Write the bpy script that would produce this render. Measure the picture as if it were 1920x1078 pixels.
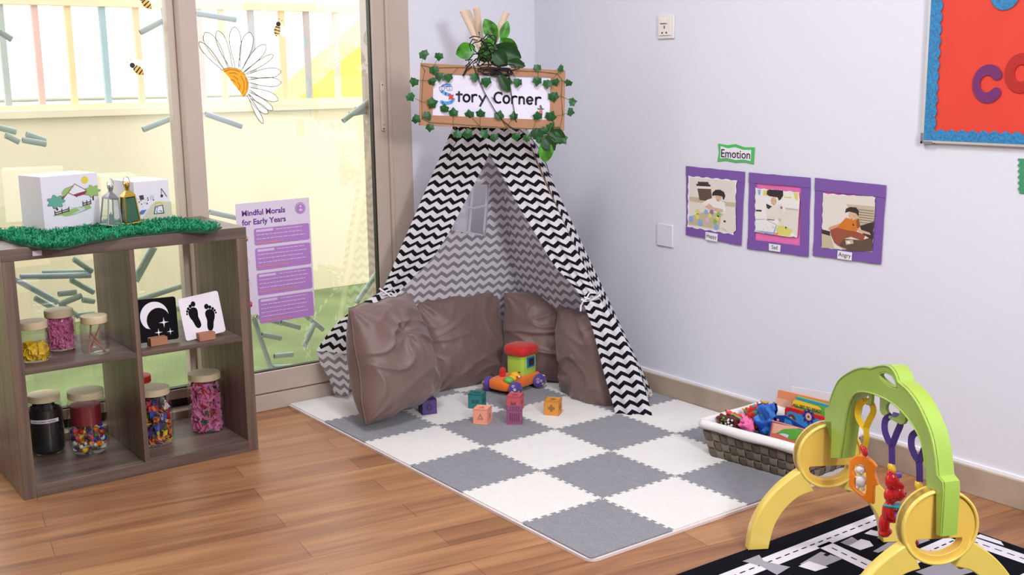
import bpy, bmesh, math, random
from mathutils import Vector, Matrix, noise, Euler
sc = bpy.context.scene
for o in list(bpy.data.objects): bpy.data.objects.remove(o)
COL = sc.collection
# ------------------------------------------------------------------ camera
cd = bpy.data.cameras.new('camera'); cam = bpy.data.objects.new('camera', cd); COL.objects.link(cam)
cam.location = (-1.76696, -3.87297, 1.24773)
cam.rotation_euler = (1.382969, 0.012726, -0.636819)
cd.sensor_width = 36; cd.lens = 2101.11/1920*36; cd.clip_start = .05
sc.camera = cam
# ------------------------------------------------------------------ world, lights, exposure
w = bpy.data.worlds.new('sky'); sc.world = w; w.use_nodes = True
bg = w.node_tree.nodes['Background']; bg.inputs[0].default_value = (1, .985, .95, 1); bg.inputs[1].default_value = 3.6
vs = sc.view_settings; vs.view_transform = 'Standard'; vs.look = 'None'; vs.gamma = 1; vs.use_curve_mapping = False; vs.exposure = 0.0
def area(name, loc, target, size, power, col=(1, 1, 1), sy=None):
    l = bpy.data.lights.new(name, 'AREA'); l.energy = power; l.color = col; l.size = size
    if sy: l.shape = 'RECTANGLE'; l.size_y = sy
    o = bpy.data.objects.new(name, l); COL.objects.link(o); o.location = loc
    o.rotation_euler = (Vector(target)-Vector(loc)).to_track_quat('-Z', 'Y').to_euler()
    return o
area('ceiling_panel_light', (-.4, -1.6, 2.68), (-.4, -1.6, 0), .6, 37, (.90, .95, 1), .6)
area('ceiling_panel_light', (-.9, -4.2, 2.68), (-.9, -4.2, 0), .6, 31, (.90, .95, 1), .6)
area('bounce_flash_light', (-.55, -4.6, 1.9), (.6, -.9, .6), .45, 62, (.95, .97, 1))
# ------------------------------------------------------------------ pixel ray helper (places things on real planes)
CR = cam.rotation_euler.to_matrix(); CC = Vector(cam.location)
def ray(x, y): return (CR @ Vector(((x-960)/2101.11, -(y-539)/2101.11, -1))).normalized()
def on(ax, val, x, y):
    d = ray(x, y); return CC + d*((val-CC[ax])/d[ax])
def onp(x, y, c, n):
    d = ray(x, y); c = Vector(c); n = Vector(n); return CC + d*((c-CC).dot(n)/d.dot(n))
def lerp(a, b, t): return a+(b-a)*t
# ------------------------------------------------------------------ materials
def lin(c):
    return tuple(((x/255)/12.92 if x/255 <= .04045 else ((x/255+.055)/1.055)**2.4) for x in c[:3])+(1,)
MATS = {}
def mat(name, rgb, rough=.6, metal=0, spec=.5, bump=0, bscale=60, var=0, vscale=8, sheen=0, coat=0, transl=0, stretch=None):
    if name in MATS: return MATS[name]
    m = bpy.data.materials.new(name); m.use_nodes = True; nt = m.node_tree; N = nt.nodes; L = nt.links
    b = N['Principled BSDF']; c = lin(rgb)
    b.inputs['Base Color'].default_value = c; b.inputs['Roughness'].default_value = rough; b.inputs['Metallic'].default_value = metal
    b.inputs['Specular IOR Level'].default_value = spec; b.inputs['Sheen Weight'].default_value = sheen; b.inputs['Coat Weight'].default_value = coat
    tc = N.new('ShaderNodeTexCoord'); mp = N.new('ShaderNodeMapping'); L.new(tc.outputs['Object'], mp.inputs[0])
    if stretch: mp.inputs['Scale'].default_value = stretch
    if var or not bump:
        nz = N.new('ShaderNodeTexNoise'); nz.inputs['Scale'].default_value = vscale; nz.inputs['Detail'].default_value = 4
        L.new(mp.outputs[0], nz.inputs[0])
        mx = N.new('ShaderNodeMix'); mx.data_type = 'RGBA'; v = var or .03
        mx.inputs['A'].default_value = tuple(max(0, x*(1-v)) for x in c[:3])+(1,); mx.inputs['B'].default_value = tuple(min(1, x*(1+v)) for x in c[:3])+(1,)
        mr = N.new('ShaderNodeMapRange'); mr.inputs[1].default_value = .3; mr.inputs[2].default_value = .7
        L.new(nz.outputs[0], mr.inputs[0]); L.new(mr.outputs[0], mx.inputs['Factor']); L.new(mx.outputs['Result'], b.inputs['Base Color'])
    if bump:
        n2 = N.new('ShaderNodeTexNoise'); n2.inputs['Scale'].default_value = bscale; n2.inputs['Detail'].default_value = 3; L.new(mp.outputs[0], n2.inputs[0])
        bp = N.new('ShaderNodeBump'); bp.inputs['Strength'].default_value = bump; bp.inputs['Distance'].default_value = .01
        L.new(n2.outputs[0], bp.inputs['Height']); L.new(bp.outputs[0], b.inputs['Normal'])
    if transl:
        t = N.new('ShaderNodeBsdfTranslucent'); t.inputs[0].default_value = c; ms = N.new('ShaderNodeMixShader'); ms.inputs[0].default_value = transl
        L.new(b.outputs[0], ms.inputs[1]); L.new(t.outputs[0], ms.inputs[2]); L.new(ms.outputs[0], N['Material Output'].inputs[0])
    MATS[name] = m; return m
def glassmat(name, tint, refl, rough=0.0, edge=True):
    m = bpy.data.materials.new(name); m.use_nodes = True; nt = m.node_tree; N = nt.nodes; L = nt.links
    N.remove(N['Principled BSDF'])
    t = N.new('ShaderNodeBsdfTransparent'); t.inputs[0].default_value = tint+(1,)
    g = N.new('ShaderNodeBsdfGlossy'); g.inputs['Roughness'].default_value = rough
    ms = N.new('ShaderNodeMixShader')
    if edge:
        lw = N.new('ShaderNodeLayerWeight'); lw.inputs[0].default_value = .25
        mr = N.new('ShaderNodeMapRange'); mr.inputs[3].default_value = refl; mr.inputs[4].default_value = .55; L.new(lw.outputs['Facing'], mr.inputs[0]); L.new(mr.outputs[0], ms.inputs[0])
    else: ms.inputs[0].default_value = refl
    L.new(t.outputs[0], ms.inputs[1]); L.new(g.outputs[0], ms.inputs[2]); L.new(ms.outputs[0], N['Material Output'].inputs[0])
    MATS[name] = m; return m
def wood(name, a, b_, axis, rough=.5, sc_=1.0, contrast=1):
    m = bpy.data.materials.new(name); m.use_nodes = True; N = m.node_tree.nodes; L = m.node_tree.links; b = N['Principled BSDF']
    tc = N.new('ShaderNodeTexCoord'); mp = N.new('ShaderNodeMapping'); s = [38*sc_]*3; s[axis] = 1.6*sc_; mp.inputs['Scale'].default_value = s
    L.new(tc.outputs['Object'], mp.inputs[0]); nz = N.new('ShaderNodeTexNoise'); nz.inputs['Scale'].default_value = 1; nz.inputs['Detail'].default_value = 5; nz.inputs['Distortion'].default_value = .4
    L.new(mp.outputs[0], nz.inputs[0]); cr = N.new('ShaderNodeValToRGB'); cr.color_ramp.elements[0].position = .3; cr.color_ramp.elements[1].position = .72
    cr.color_ramp.elements[0].color = lin(a); cr.color_ramp.elements[1].color = lin(b_); L.new(nz.outputs[0], cr.inputs[0]); L.new(cr.outputs[0], b.inputs['Base Color'])
    b.inputs['Roughness'].default_value = rough
    MATS[name] = m; return m
def chevron(name, back=False, px=.047, py=.037, amp=.017, dark=(22, 20, 24), light=(232, 230, 236)):
    m = bpy.data.materials.new(name); m.use_nodes = True; N = m.node_tree.nodes; L = m.node_tree.links; b = N['Principled BSDF']
    uv = N.new('ShaderNodeUVMap'); sp = N.new('ShaderNodeSeparateXYZ'); L.new(uv.outputs[0], sp.inputs[0])
    def M(op, a, b2=None):
        n = N.new('ShaderNodeMath'); n.operation = op
        for i, q in enumerate((a, b2)):
            if q is None: continue
            if isinstance(q, (int, float)): n.inputs[i].default_value = q
            else: L.new(q, n.inputs[i])
        return n.outputs[0]
    tri = M('MULTIPLY', M('ABSOLUTE', M('SUBTRACT', M('FRACT', M('DIVIDE', sp.outputs[0], px)), .5)), 2*amp)
    v = M('FRACT', M('DIVIDE', M('ADD', sp.outputs[1], tri), py)); f = M('LESS_THAN', v, .45)
    mx = N.new('ShaderNodeMix'); mx.data_type = 'RGBA'; L.new(f, mx.inputs['Factor']); mx.inputs['A'].default_value = lin(light)
    geo = N.new('ShaderNodeNewGeometry'); m2 = N.new('ShaderNodeMix'); m2.data_type = 'RGBA'; L.new(geo.outputs['Backfacing'], m2.inputs['Factor'])
    m2.inputs['A'].default_value = lin(dark); m2.inputs['B'].default_value = lin((150, 146, 154)); L.new(m2.outputs['Result'], mx.inputs['B'])
    L.new(mx.outputs['Result'], b.inputs['Base Color']); b.inputs['Roughness'].default_value = .85; b.inputs['Specular IOR Level'].default_value = .2
    t = N.new('ShaderNodeBsdfTranslucent'); L.new(mx.outputs['Result'], t.inputs[0]); ms = N.new('ShaderNodeMixShader'); ms.inputs[0].default_value = .25
    L.new(b.outputs[0], ms.inputs[1]); L.new(t.outputs[0], ms.inputs[2]); L.new(ms.outputs[0], N['Material Output'].inputs[0])
    MATS[name] = m; return m
# ------------------------------------------------------------------ mesh builder
WP = {}
def frame(o, ux, uy):
    ux = Vector(ux).normalized(); uy = Vector(uy); n = ux.cross(uy).normalized(); uy = n.cross(ux)
    M = Matrix((ux, uy, n)).transposed().to_4x4(); M.translation = Vector(o); return M
class MB:
    def __init__(s): s.v = []; s.f = []; s.m = []; s.uv = {}
    def add(s, vs, fs, mi=0, M=None):
        k = len(s.v)
        for p in vs: s.v.append((M @ Vector(p)) if M else Vector(p))
        for f in fs: s.f.append([i+k for i in f]); s.m.append(mi)
        return s
    def box(s, c, size, mi=0, M=None):
        x, y, z = c; a, b, d = [q/2 for q in size]
        vs = [(x+i*a, y+j*b, z+k*d) for i in (-1, 1) for j in (-1, 1) for k in (-1, 1)]
        return s.add(vs, [(0, 1, 3, 2), (4, 6, 7, 5), (0, 4, 5, 1), (2, 3, 7, 6), (0, 2, 6, 4), (1, 5, 7, 3)], mi, M)
    def bb(s, lo, hi, mi=0, M=None): return s.box([(a+b)/2 for a, b in zip(lo, hi)], [b-a for a, b in zip(lo, hi)], mi, M)
    def lathe(s, prof, c=(0, 0, 0), n=32, mi=0, M=None):
        vs = []; fs = []
        for r, z in prof:
            for i in range(n):
                a = 2*math.pi*i/n; vs.append((c[0]+r*math.cos(a), c[1]+r*math.sin(a), c[2]+z))
        for j in range(len(prof)-1):
            for i in range(n):
                i2 = (i+1) % n; fs.append((j*n+i, j*n+i2, (j+1)*n+i2, (j+1)*n+i))
        if prof[0][0] > 1e-5: fs.append(tuple(range(n-1, -1, -1)))
        if prof[-1][0] > 1e-5: fs.append(tuple((len(prof)-1)*n+i for i in range(n)))
        return s.add(vs, fs, mi, M)
    def tube(s, pts, r, n=8, mi=0, M=None, closed=False):
        pts = [Vector(p) for p in pts]; vs = []; fs = []; K = len(pts)
        rr = r if isinstance(r, (list, tuple)) else [r]*K
        up = Vector((0, 0, 1))
        for i, p in enumerate(pts):
            if closed: t = pts[(i+1) % K]-pts[i-1]
            else: t = pts[min(i+1, K-1)]-pts[max(i-1, 0)]
            t.normalize(); a = t.cross(up)
            if a.length < 1e-3: a = t.cross(Vector((1, 0, 0)))
            a.normalize(); b = t.cross(a)
            for j in range(n):
                q = 2*math.pi*j/n; vs.append(p+(a*math.cos(q)+b*math.sin(q))*rr[i])
        for i in range(K if closed else K-1):
            for j in range(n):
                j2 = (j+1) % n; i2 = (i+1) % K; fs.append((i*n+j, i*n+j2, i2*n+j2, i2*n+j))
        if not closed: fs.append(tuple(range(n-1, -1, -1))); fs.append(tuple((K-1)*n+j for j in range(n)))
        return s.add(vs, fs, mi, M)
    def ball(s, c, r, mi=0, n=16, M=None):
        if isinstance(r, (int, float)): r = (r, r, r)
        vs = [(c[0], c[1], c[2]-r[2])]; h = n//2; fs = []
        for i in range(1, h):
            a = math.pi*i/h-math.pi/2
            for j in range(n):
                b = 2*math.pi*j/n; vs.append((c[0]+r[0]*math.cos(a)*math.cos(b), c[1]+r[1]*math.cos(a)*math.sin(b), c[2]+r[2]*math.sin(a)))
        vs.append((c[0], c[1], c[2]+r[2])); T = len(vs)-1
        for j in range(n):
            j2 = (j+1) % n; fs.append((0, 1+j2, 1+j))
            for i in range(h-2): fs.append((1+i*n+j, 1+i*n+j2, 1+(i+1)*n+j2, 1+(i+1)*n+j))
            fs.append((T, 1+(h-2)*n+j, 1+(h-2)*n+j2))
        return s.add(vs, fs, mi, M)
    def poly(s, pts, z=0, mi=0, M=None): return s.add([(p[0], p[1], z) for p in pts], [tuple(range(len(pts)))], mi, M)
    def prism(s, pts, z0, z1, mi=0, M=None):
        n = len(pts); vs = [(p[0], p[1], z0) for p in pts]+[(p[0], p[1], z1) for p in pts]
        fs = [tuple(range(n-1, -1, -1)), tuple(range(n, 2*n))]+[(i, (i+1) % n, n+(i+1) % n, n+i) for i in range(n)]
        return s.add(vs, fs, mi, M)
    def disc(s, c, r, z=0, mi=0, M=None, n=20, ry=None, rot=0):
        ry = ry or r; cr, sr = math.cos(rot), math.sin(rot); P = []
        for i in range(n):
            a = 2*math.pi*i/n; x = r*math.cos(a); y = ry*math.sin(a); P.append((c[0]+x*cr-y*sr, c[1]+x*sr+y*cr))
        return s.poly(P, z, mi, M)
    def ribbon(s, pts, wd, z=0, mi=0, M=None, caps=True):
        for a, b in zip(pts[:-1], pts[1:]):
            a = Vector(a[:2]); b = Vector(b[:2]); d = b-a
            if d.length < 1e-6: continue
            d.normalize(); q = Vector((-d.y, d.x))*wd/2
            s.poly([a-q, b-q, b+q, a+q], z, mi, M)
        if caps:
            for p in pts: s.disc(p, wd/2, z, mi, M, n=10)
        return s
    def grid(s, rows, uvs=None, mi=0, flip=False, skip=None):
        k = len(s.v); R = len(rows); Cn = len(rows[0])
        for r in rows:
            for p in r: s.v.append(Vector(p))
        for i in range(R-1):
            for j in range(Cn-1):
                if skip and skip(i, j): continue
                idx = [(i, j), (i, j+1), (i+1, j+1), (i+1, j)]
                if flip: idx.reverse()
                s.f.append([k+a*Cn+b for a, b in idx]); s.m.append(mi)
                if uvs: s.uv[len(s.f)-1] = [uvs[a][b] for a, b in idx]
        return s
    def curve(s, loops, depth, bevel=0, M=None, mi=0, res=2):
        cu = bpy.data.curves.new('t', 'CURVE'); cu.dimensions = '2D'; cu.fill_mode = 'BOTH'; cu.extrude = max(0, depth/2-bevel); cu.bevel_depth = bevel; cu.bevel_resolution = res; cu.offset = -bevel
        for lp in loops:
            sp = cu.splines.new('POLY'); sp.points.add(len(lp)-1); sp.use_cyclic_u = True
            for i, p in enumerate(lp): sp.points[i].co = (p[0], p[1], 0, 1)
        return s._cv(cu, M, mi)
    def text(s, t, size, M=None, mi=0, align='CENTER', bold=0, depth=0, spacing=1):
        cu = bpy.data.curves.new('t', 'FONT'); cu.body = t; cu.size = size; cu.align_x = align; cu.offset = bold; cu.extrude = depth; cu.resolution_u = 3; cu.space_character = spacing
        return s._cv(cu, M, mi)
    def _cv(s, cu, M, mi):
        o = bpy.data.objects.new('t', cu); COL.objects.link(o); dg = bpy.context.evaluated_depsgraph_get(); ev = o.evaluated_get(dg); me = ev.to_mesh()
        s.add([v.co.copy() for v in me.vertices], [tuple(p.vertices) for p in me.polygons], mi, M)
        ev.to_mesh_clear(); bpy.data.objects.remove(o); bpy.data.curves.remove(cu); return s
    def build(s, name, mats, parent=None, smooth=40, bevel=0, origin=None, sub=0, solid=0, merge=False, remesh=0, label=None):
        if not isinstance(mats, (list, tuple)): mats = [mats]
        if origin is None:
            lo = [min(v[i] for v in s.v) for i in range(3)]; hi = [max(v[i] for v in s.v) for i in range(3)]
            origin = Vector(((lo[0]+hi[0])/2, (lo[1]+hi[1])/2, lo[2]))
        origin = Vector(origin); me = bpy.data.meshes.new(name); me.from_pydata([v-origin for v in s.v], [], s.f)
        for m in mats: me.materials.append(m)
        me.polygons.foreach_set('material_index', s.m)
        if s.uv:
            u = me.uv_layers.new(name='UVMap')
            for p in me.polygons:
                q = s.uv.get(p.index)
                if q:
                    for li, c in zip(p.loop_indices, q): u.data[li].uv = c
        if merge:
            b = bmesh.new(); b.from_mesh(me); bmesh.ops.remove_doubles(b, verts=b.verts, dist=1e-5); bmesh.ops.recalc_face_normals(b, faces=b.faces); b.to_mesh(me); b.free()
        if smooth:
            me.polygons.foreach_set('use_smooth', [True]*len(me.polygons)); me.set_sharp_from_angle(angle=math.radians(smooth))
        me.update()
        o = bpy.data.objects.new(name, me); COL.objects.link(o)
        pw = WP.get(parent.name, Vector()) if parent else Vector()
        o.location = origin-pw; WP[o.name] = origin
        if parent: o.parent = parent
        if label: o['label'] = label
        if remesh:
            md = o.modifiers.new('r', 'REMESH'); md.mode = 'VOXEL'; md.voxel_size = remesh; md.use_smooth_shade = True
            m2 = o.modifiers.new('s', 'SMOOTH'); m2.iterations = 6; m2.factor = .6
        if solid: md = o.modifiers.new('t', 'SOLIDIFY'); md.thickness = solid; md.offset = 0
        if bevel: md = o.modifiers.new('b', 'BEVEL'); md.width = bevel; md.segments = 2; md.limit_method = 'ANGLE'; md.angle_limit = math.radians(50)
        if sub: md = o.modifiers.new('u', 'SUBSURF'); md.levels = sub; md.render_levels = sub
        return o
def tag(o, label, cat, group=None, kind=None):
    o['label'] = label; o['category'] = cat
    if group: o['group'] = group
    if kind: o['kind'] = kind
    return o
def thing(name, label, cat, loc=(0, 0, 0), group=None):
    o = bpy.data.objects.new(name, None); COL.objects.link(o); o.location = loc; o.empty_display_size = .05
    WP[o.name] = Vector(loc); return tag(o, label, cat, group)
def struct(o): o['kind'] = 'structure'; return o
def children(o): return [c for c in bpy.data.objects if c.parent == o]
def copy_tree(o, parent=None):
    c = o.copy(); COL.objects.link(c)
    if parent: c.parent = parent
    for ch in children(o): copy_tree(ch, c)
    return c
def rotm(axis, deg): return Matrix.Rotation(math.radians(deg), 4, axis)
def T(x, y, z): return Matrix.Translation((x, y, z))
# common materials
WHITE = mat('white_paint', (238, 236, 240), .55)
PLASTIC_W = mat('white_plastic', (240, 238, 240), .3)
BLACK = mat('black_ink', (20, 18, 22), .6)
RXW = 1.22      # face of the right wall
# ================================================================== the room
wallm = mat('wall_paint', (222, 221, 231), .6, spec=.35, bump=.04, bscale=90)
DX0, DX1, DH = -2.7, .594, 2.25
struct(MB().bb((-4, -6.2, -.1), (1.42, .2, 0)).build('floor', None, smooth=0)).data.materials.clear()
def floor_material():
    m = bpy.data.materials.new('floor_planks'); m.use_nodes = True; N = m.node_tree.nodes; L = m.node_tree.links; b = N['Principled BSDF']
    geo = N.new('ShaderNodeNewGeometry'); mp = N.new('ShaderNodeMapping'); mp.inputs['Rotation'].default_value = (0, 0, math.radians(8.5)); L.new(geo.outputs['Position'], mp.inputs[0])
    br = N.new('ShaderNodeTexBrick'); br.inputs['Scale'].default_value = 1; br.inputs['Brick Width'].default_value = .95; br.inputs['Row Height'].default_value = .115
    br.inputs['Mortar Size'].default_value = .0012; br.inputs['Mortar Smooth'].default_value = .3; br.offset = .37; br.inputs['Bias'].default_value = 0
    br.inputs['Color1'].default_value = (0, 0, 0, 1); br.inputs['Color2'].default_value = (1, 1, 1, 1); br.inputs['Mortar'].default_value = (.2, .2, .2, 1)
    L.new(mp.outputs[0], br.inputs[0])
    m2 = N.new('ShaderNodeMapping'); m2.inputs['Scale'].default_value = (1.3, 17, 1); L.new(mp.outputs[0], m2.inputs[0])
    nz = N.new('ShaderNodeTexNoise'); nz.inputs['Scale'].default_value = 1; nz.inputs['Detail'].default_value = 6; nz.inputs['Distortion'].default_value = .8; L.new(m2.outputs[0], nz.inputs[0])
    m3 = N.new('ShaderNodeMapping'); m3.inputs['Scale'].default_value = (3, 120, 1); L.new(mp.outputs[0], m3.inputs[0])
    n3 = N.new('ShaderNodeTexNoise'); n3.inputs['Scale'].default_value = 1; n3.inputs['Detail'].default_value = 3; L.new(m3.outputs[0], n3.inputs[0])
    cr = N.new('ShaderNodeValToRGB'); e = cr.color_ramp.elements; e[0].position = .28; e[0].color = lin((122, 80, 54)); e[1].position = .75; e[1].color = lin((190, 143, 98))
    x = e.new(.5); x.color = lin((160, 112, 76))
    def M(op, a, c):
        n = N.new('ShaderNodeMath'); n.operation = op
        for i, q in enumerate((a, c)):
            if isinstance(q, (int, float)): n.inputs[i].default_value = q
            else: L.new(q, n.inputs[i])
        return n.outputs[0]
    s = M('ADD', M('MULTIPLY', br.outputs['Color'], .16), M('ADD', M('MULTIPLY', nz.outputs[0], .72), M('MULTIPLY', n3.outputs[0], .2)))
    s = M('SUBTRACT', s, .06); L.new(s, cr.inputs[0])
    mx = N.new('ShaderNodeMix'); mx.data_type = 'RGBA'; mx.blend_type = 'MULTIPLY'; L.new(cr.outputs[0], mx.inputs['A']); mx.inputs['B'].default_value = (.55, .45, .4, 1); L.new(br.outputs['Fac'], mx.inputs['Factor'])
    L.new(mx.outputs['Result'], b.inputs['Base Color']); b.inputs['Roughness'].default_value = .38; b.inputs['Specular IOR Level'].default_value = .35
    return m
bpy.data.objects['floor'].data.materials.append(floor_material())
struct(MB().bb((1.22, -6.2, 0), (1.42, .2, 2.75)).build('wall_right', wallm, smooth=0))
struct(MB().bb((-4, -6.4, 0), (1.42, -6.2, 2.75)).build('wall_rear', wallm, smooth=0))
struct(MB().bb((-4.2, -6.4, 0), (-4, .2, 2.75)).build('wall_left', wallm, smooth=0))
struct(MB().bb((-4.2, -6.4, 2.75), (1.42, .2, 2.85)).build('ceiling', WHITE, smooth=0))
struct(MB().bb((DX1, 0, 0), (1.22, .2, 2.75)).bb((-4, 0, 0), (DX0, .2, 2.75)).bb((DX0, 0, DH), (DX1, .2, 2.75)).build('wall_far', wallm, smooth=0))
def tile_material():
    m = mat('skirting_marble', (172, 152, 134), .35, var=.16, vscale=7, bump=.02)
    return m
bt = tile_material()
struct(MB().bb((1.203, -6.2, 0), (1.22, -.0, .085)).build('baseboard_right', bt, smooth=0, bevel=.002))
struct(MB().bb((DX1, -.016, 0), (1.203, 0, .085)).build('baseboard_far', bt, smooth=0, bevel=.002))
struct(MB().bb((1.213, -6.2, .085), (1.22, 0, .094)).build('trim_1', WHITE, smooth=0))
# sliding glass door -------------------------------------------------
alu = mat('beige_aluminium', (190, 172, 160), .4, spec=.5)
alud = mat('beige_aluminium_edge', (200, 184, 170), .4)
gask = mat('black_gasket', (14, 16, 16), .5)
door_glass = glassmat('door_glass', (.80, .82, .80), .28, edge=False)
door = thing('door_1', 'beige aluminium sliding glass door opening onto a sunny yard', 'door', (-.9, .05, 0)); struct(door)
del door['category']
b = MB(); b.bb((.487, -.004, 0), (.594, .2, DH)); b.bb((.487, -.010, 0), (.502, -.004, DH)); b.bb((DX0, -.004, DH-.06), (.487, .2, DH)); b.bb((DX0, -.004, 0), (DX0+.06, .2, DH))
b.build('outer_frame', alu, door, bevel=.003)
b = MB(); b.bb((DX0, -.006, 0), (.487, .2, .064)); b.build('door_track', alu, door, bevel=.003)
b = MB(); b.bb((DX0+.06, .055, .064), (-.30, .1, .092)); b.build('track_gap', gask, door)
# right hand sliding panel
b = MB(); b.bb((.429, 0, .068), (.487, .045, DH-.06)); b.build('door_stile', alu, door, bevel=.003)
b = MB(); b.bb((-.328, 0, .068), (-.264, .045, DH-.06)); b.build('door_stile', alu, door, bevel=.003)
b = MB(); b.bb((-.264, 0, .068), (.429, .045, .15)); b.build('door_rail', alu, door, bevel=.003)
b = MB(); b.bb((-.264, .008, .15), (.429, .03, .154)); b.bb((.424, .008, .154), (.429, .03, 2.1)); b.build('gasket', gask, door)
# left hand panel
b = MB(); b.bb((-.35, .055, .092), (-.30, .1, DH-.06)); b.build('door_stile', alud, door, bevel=.003)
b = MB(); b.bb((DX0+.06, .055, .092), (-.35, .1, .128)); b.build('door_rail', alud, door, bevel=.003)
b = MB(); b.bb((DX0+.06, .062, .128), (-.35, .09, .133)); b.build('gasket', gask, door)
b = MB(); b.add([(-.264, .02, .15), (.429, .02, .15), (.429, .02, 2.2), (-.264, .02, 2.2)], [(0, 1, 2, 3)]); b.build('glass_pane', door_glass, door)
b = MB(); b.add([(DX0+.06, .075, .128), (-.33, .075, .128), (-.33, .075, 2.2), (DX0+.06, .075, 2.2)], [(0, 1, 2, 3)]); b.build('glass_pane', door_glass, door)
b = MB(); b.box((.463, -.004, 1.132), (.017, .008, .19)); h = b.build('door_handle', alud, door, bevel=.003)
b = MB(); b.box((.463, -.009, 1.125), (.006, .003, .13)); b.box((.463, -.009, 1.055), (.008, .003, .015)); b.ball((.463, -.009, 1.215), .0025, 1); b.ball((.463, -.009, 1.045), .0025, 1); b.build('latch', [alu, gask], h)
# ================================================================== outside
turf = mat('outdoor_turf', (128, 146, 98), .9, var=.25, vscale=3, bump=.5, bscale=250)
tag(MB().bb((-6, .2, -.06), (8, 6, -.02)).build('artificial_lawn', turf, smooth=0), 'green turf of the yard outside the glass door', 'lawn', kind='structure')
cream = mat('cream_render', (238, 226, 198), .8, var=.06, vscale=1.2)
par = MB().bb((-6, 2.2, -.02), (8, 2.4, 1.06)).bb((-6, 2.17, 1.06), (8, 2.43, 1.10)).build('wall_outside', cream, smooth=0, bevel=.004); struct(par)
fn = thing('painted_fence', 'tall fence of glare-paled painted bars along the yard wall, seen through the glass', 'fence', (0, 2.28, 1.1))
pale = mat('fence_cream', (250, 226, 190), .7)
MB().bb((-6, 2.25, 1.625), (8, 2.31, 1.67)).build('top_rail', pale, fn)
MB().bb((-6, 2.24, 1.10), (8, 2.32, 1.125)).build('bottom_rail', pale, fn)
fcol = dict(g=(178, 188, 184), p=(232, 190, 182), y=(240, 216, 166), b=(164, 192, 200), o=(240, 206, 164), s=(162, 174, 178), w=(234, 206, 190))  # bar colours lightened, the washed-out look of overexposure is put into the paint
for px, k in ((-40, 'o'), (10, 'g'), (74, 'p'), (135, 'y'), (199, 'b'), (262, 'o'), (316, 's'), (378, 'p'), (420, 'o'), (475, 'b'), (532, 'o'), (578, 's'), (632, 'w')):
    q = on(1, 2.28, px, 130)
    MB().box((q.x, 2.28, 1.37), (.03, .03, .53)).build('fence_bar', mat('fence_'+k, fcol[k], .6), fn)
yel = mat('slide_yellow', (250, 224, 110), .4)
sl = thing('playground_slide', 'bright yellow slide behind the painted fence, top right of the glass', 'slide', (2.2, 3.2, 0))
A_ = on(1, 3.2, 520, 205); B_ = on(1, 3.2, 700, 50)
b = MB(); d_ = (B_-A_).normalized()
M_ = frame(lerp(A_, B_, .5), d_, (0, 1, 0))
b.box((0, 0, .02), ((B_-A_).length*1.3, .5, .03), 0, M_)
b.build('slide_bed', yel, sl)
for s_ in (-.25, .25): MB().box((0, s_, -.22), ((B_-A_).length*1.3, .03, .5), 0, M_).build('slide_side', yel, sl)
MB().bb((2.6, 3.0, -.02), (2.66, 3.4, 1.6)).build('slide_post', yel, sl)
tag(MB().tube([(-5, 4.2, 1.12), (8, 4.2, 1.12)], .012).tube([(-1, 4.2, 0), (-1, 4.2, 1.12)], .012).tube([(4, 4.2, 0), (4, 4.2, 1.12)], .012).build('distant_railing', mat('rail_grey', (180, 180, 172), .5)), 'thin grey rail beyond the painted fence', 'railing')
# plastic tubes fixed outside the glass
tm = mat('tube_green_grey', (176, 198, 186), .35, spec=.6)
tm2 = mat('tube_blue_grey', (190, 210, 218), .3, spec=.6)
TU = [((-2, 58), (22, 74), 'at the far left edge beside the grey bar'), ((263, 61), (330, 26), 'left of the centre post near the top bee'), ((368, 25), (442, 37), 'right of the centre post above the daisy'),
 ((268, 243), (338, 215), 'left of the centre post, below the wall cap'), ((385, 213), (453, 237), 'right of the centre post under the daisy'), ((-6, 238), (30, 247), 'upper one of the far left bundle'), ((10, 253), (36, 266), 'dark short one of the far left bundle'),
 ((42, 262), (86, 270), 'lowest of the far left bundle'), ((49, 251), (85, 264), 'sloping one at the right end of the far left bundle'), ((643, 227), (692, 189), 'long one of the bundle by the door stile'), ((667, 205), (701, 199), 'upper short one by the door stile'), ((655, 214), (697, 207), 'lower short one by the door stile'),
 ((38, 519), (170, 516), 'long level one in the top left shelf bay'), ((30, 524), (108, 567), 'long sloping one in the top left shelf bay'), ((65, 558), (117, 587), 'dark sloping one above the pink jar'), ((111, 571), (153, 554), 'rising to the right above the pink jar'), ((109, 551), (143, 548), 'short level one in the middle of the tube cluster'),
 ((132, 524), (176, 548), 'dark sloping one by the shelf divider'), ((138, 485), (173, 509), 'uppermost one in the top left shelf bay'), ((117, 573), (143, 591), 'behind the lid of the pink jar'), ((143, 592), (177, 588), 'level one behind the stick jar lid'), ((96, 586), (83, 611), 'steep one between the yellow and pink jars'), ((80, 512), (162, 510), 'thin one lying over the long level tube'),
 ((154, 562), (177, 565), 'stubby one against the shelf divider'), ((258, 563), (362, 529), 'rising behind the black moon card'), ((285, 464), (252, 520), 'steep one in the top right shelf bay'), ((290, 464), (255, 528), 'dark steep one in the top right shelf bay'), ((330, 579), (356, 578), 'peeking between the two picture cards'),
 ((475, 595), (510, 697), 'steep one below the lilac poster'), ((482, 593), (529, 606), 'short one right under the lilac poster'), ((491, 627), (527, 634), 'level one in the green below the poster'), ((527, 604), (562, 614), 'first of the tangle left of the tent'), ((560, 580), (606, 618), 'sloping one of the tangle left of the tent'), ((570, 650), (590, 606), 'upright one of the tangle left of the tent'),
 ((514, 668), (549, 664), 'low upper one beside the door rail'), ((512, 689), (549, 687), 'low lower one beside the door rail'), ((709, 508), (668, 568), 'steep pale one by the tent edge'), ((393, 397), (443, 408), 'behind the top left corner of the poster')]
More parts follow.
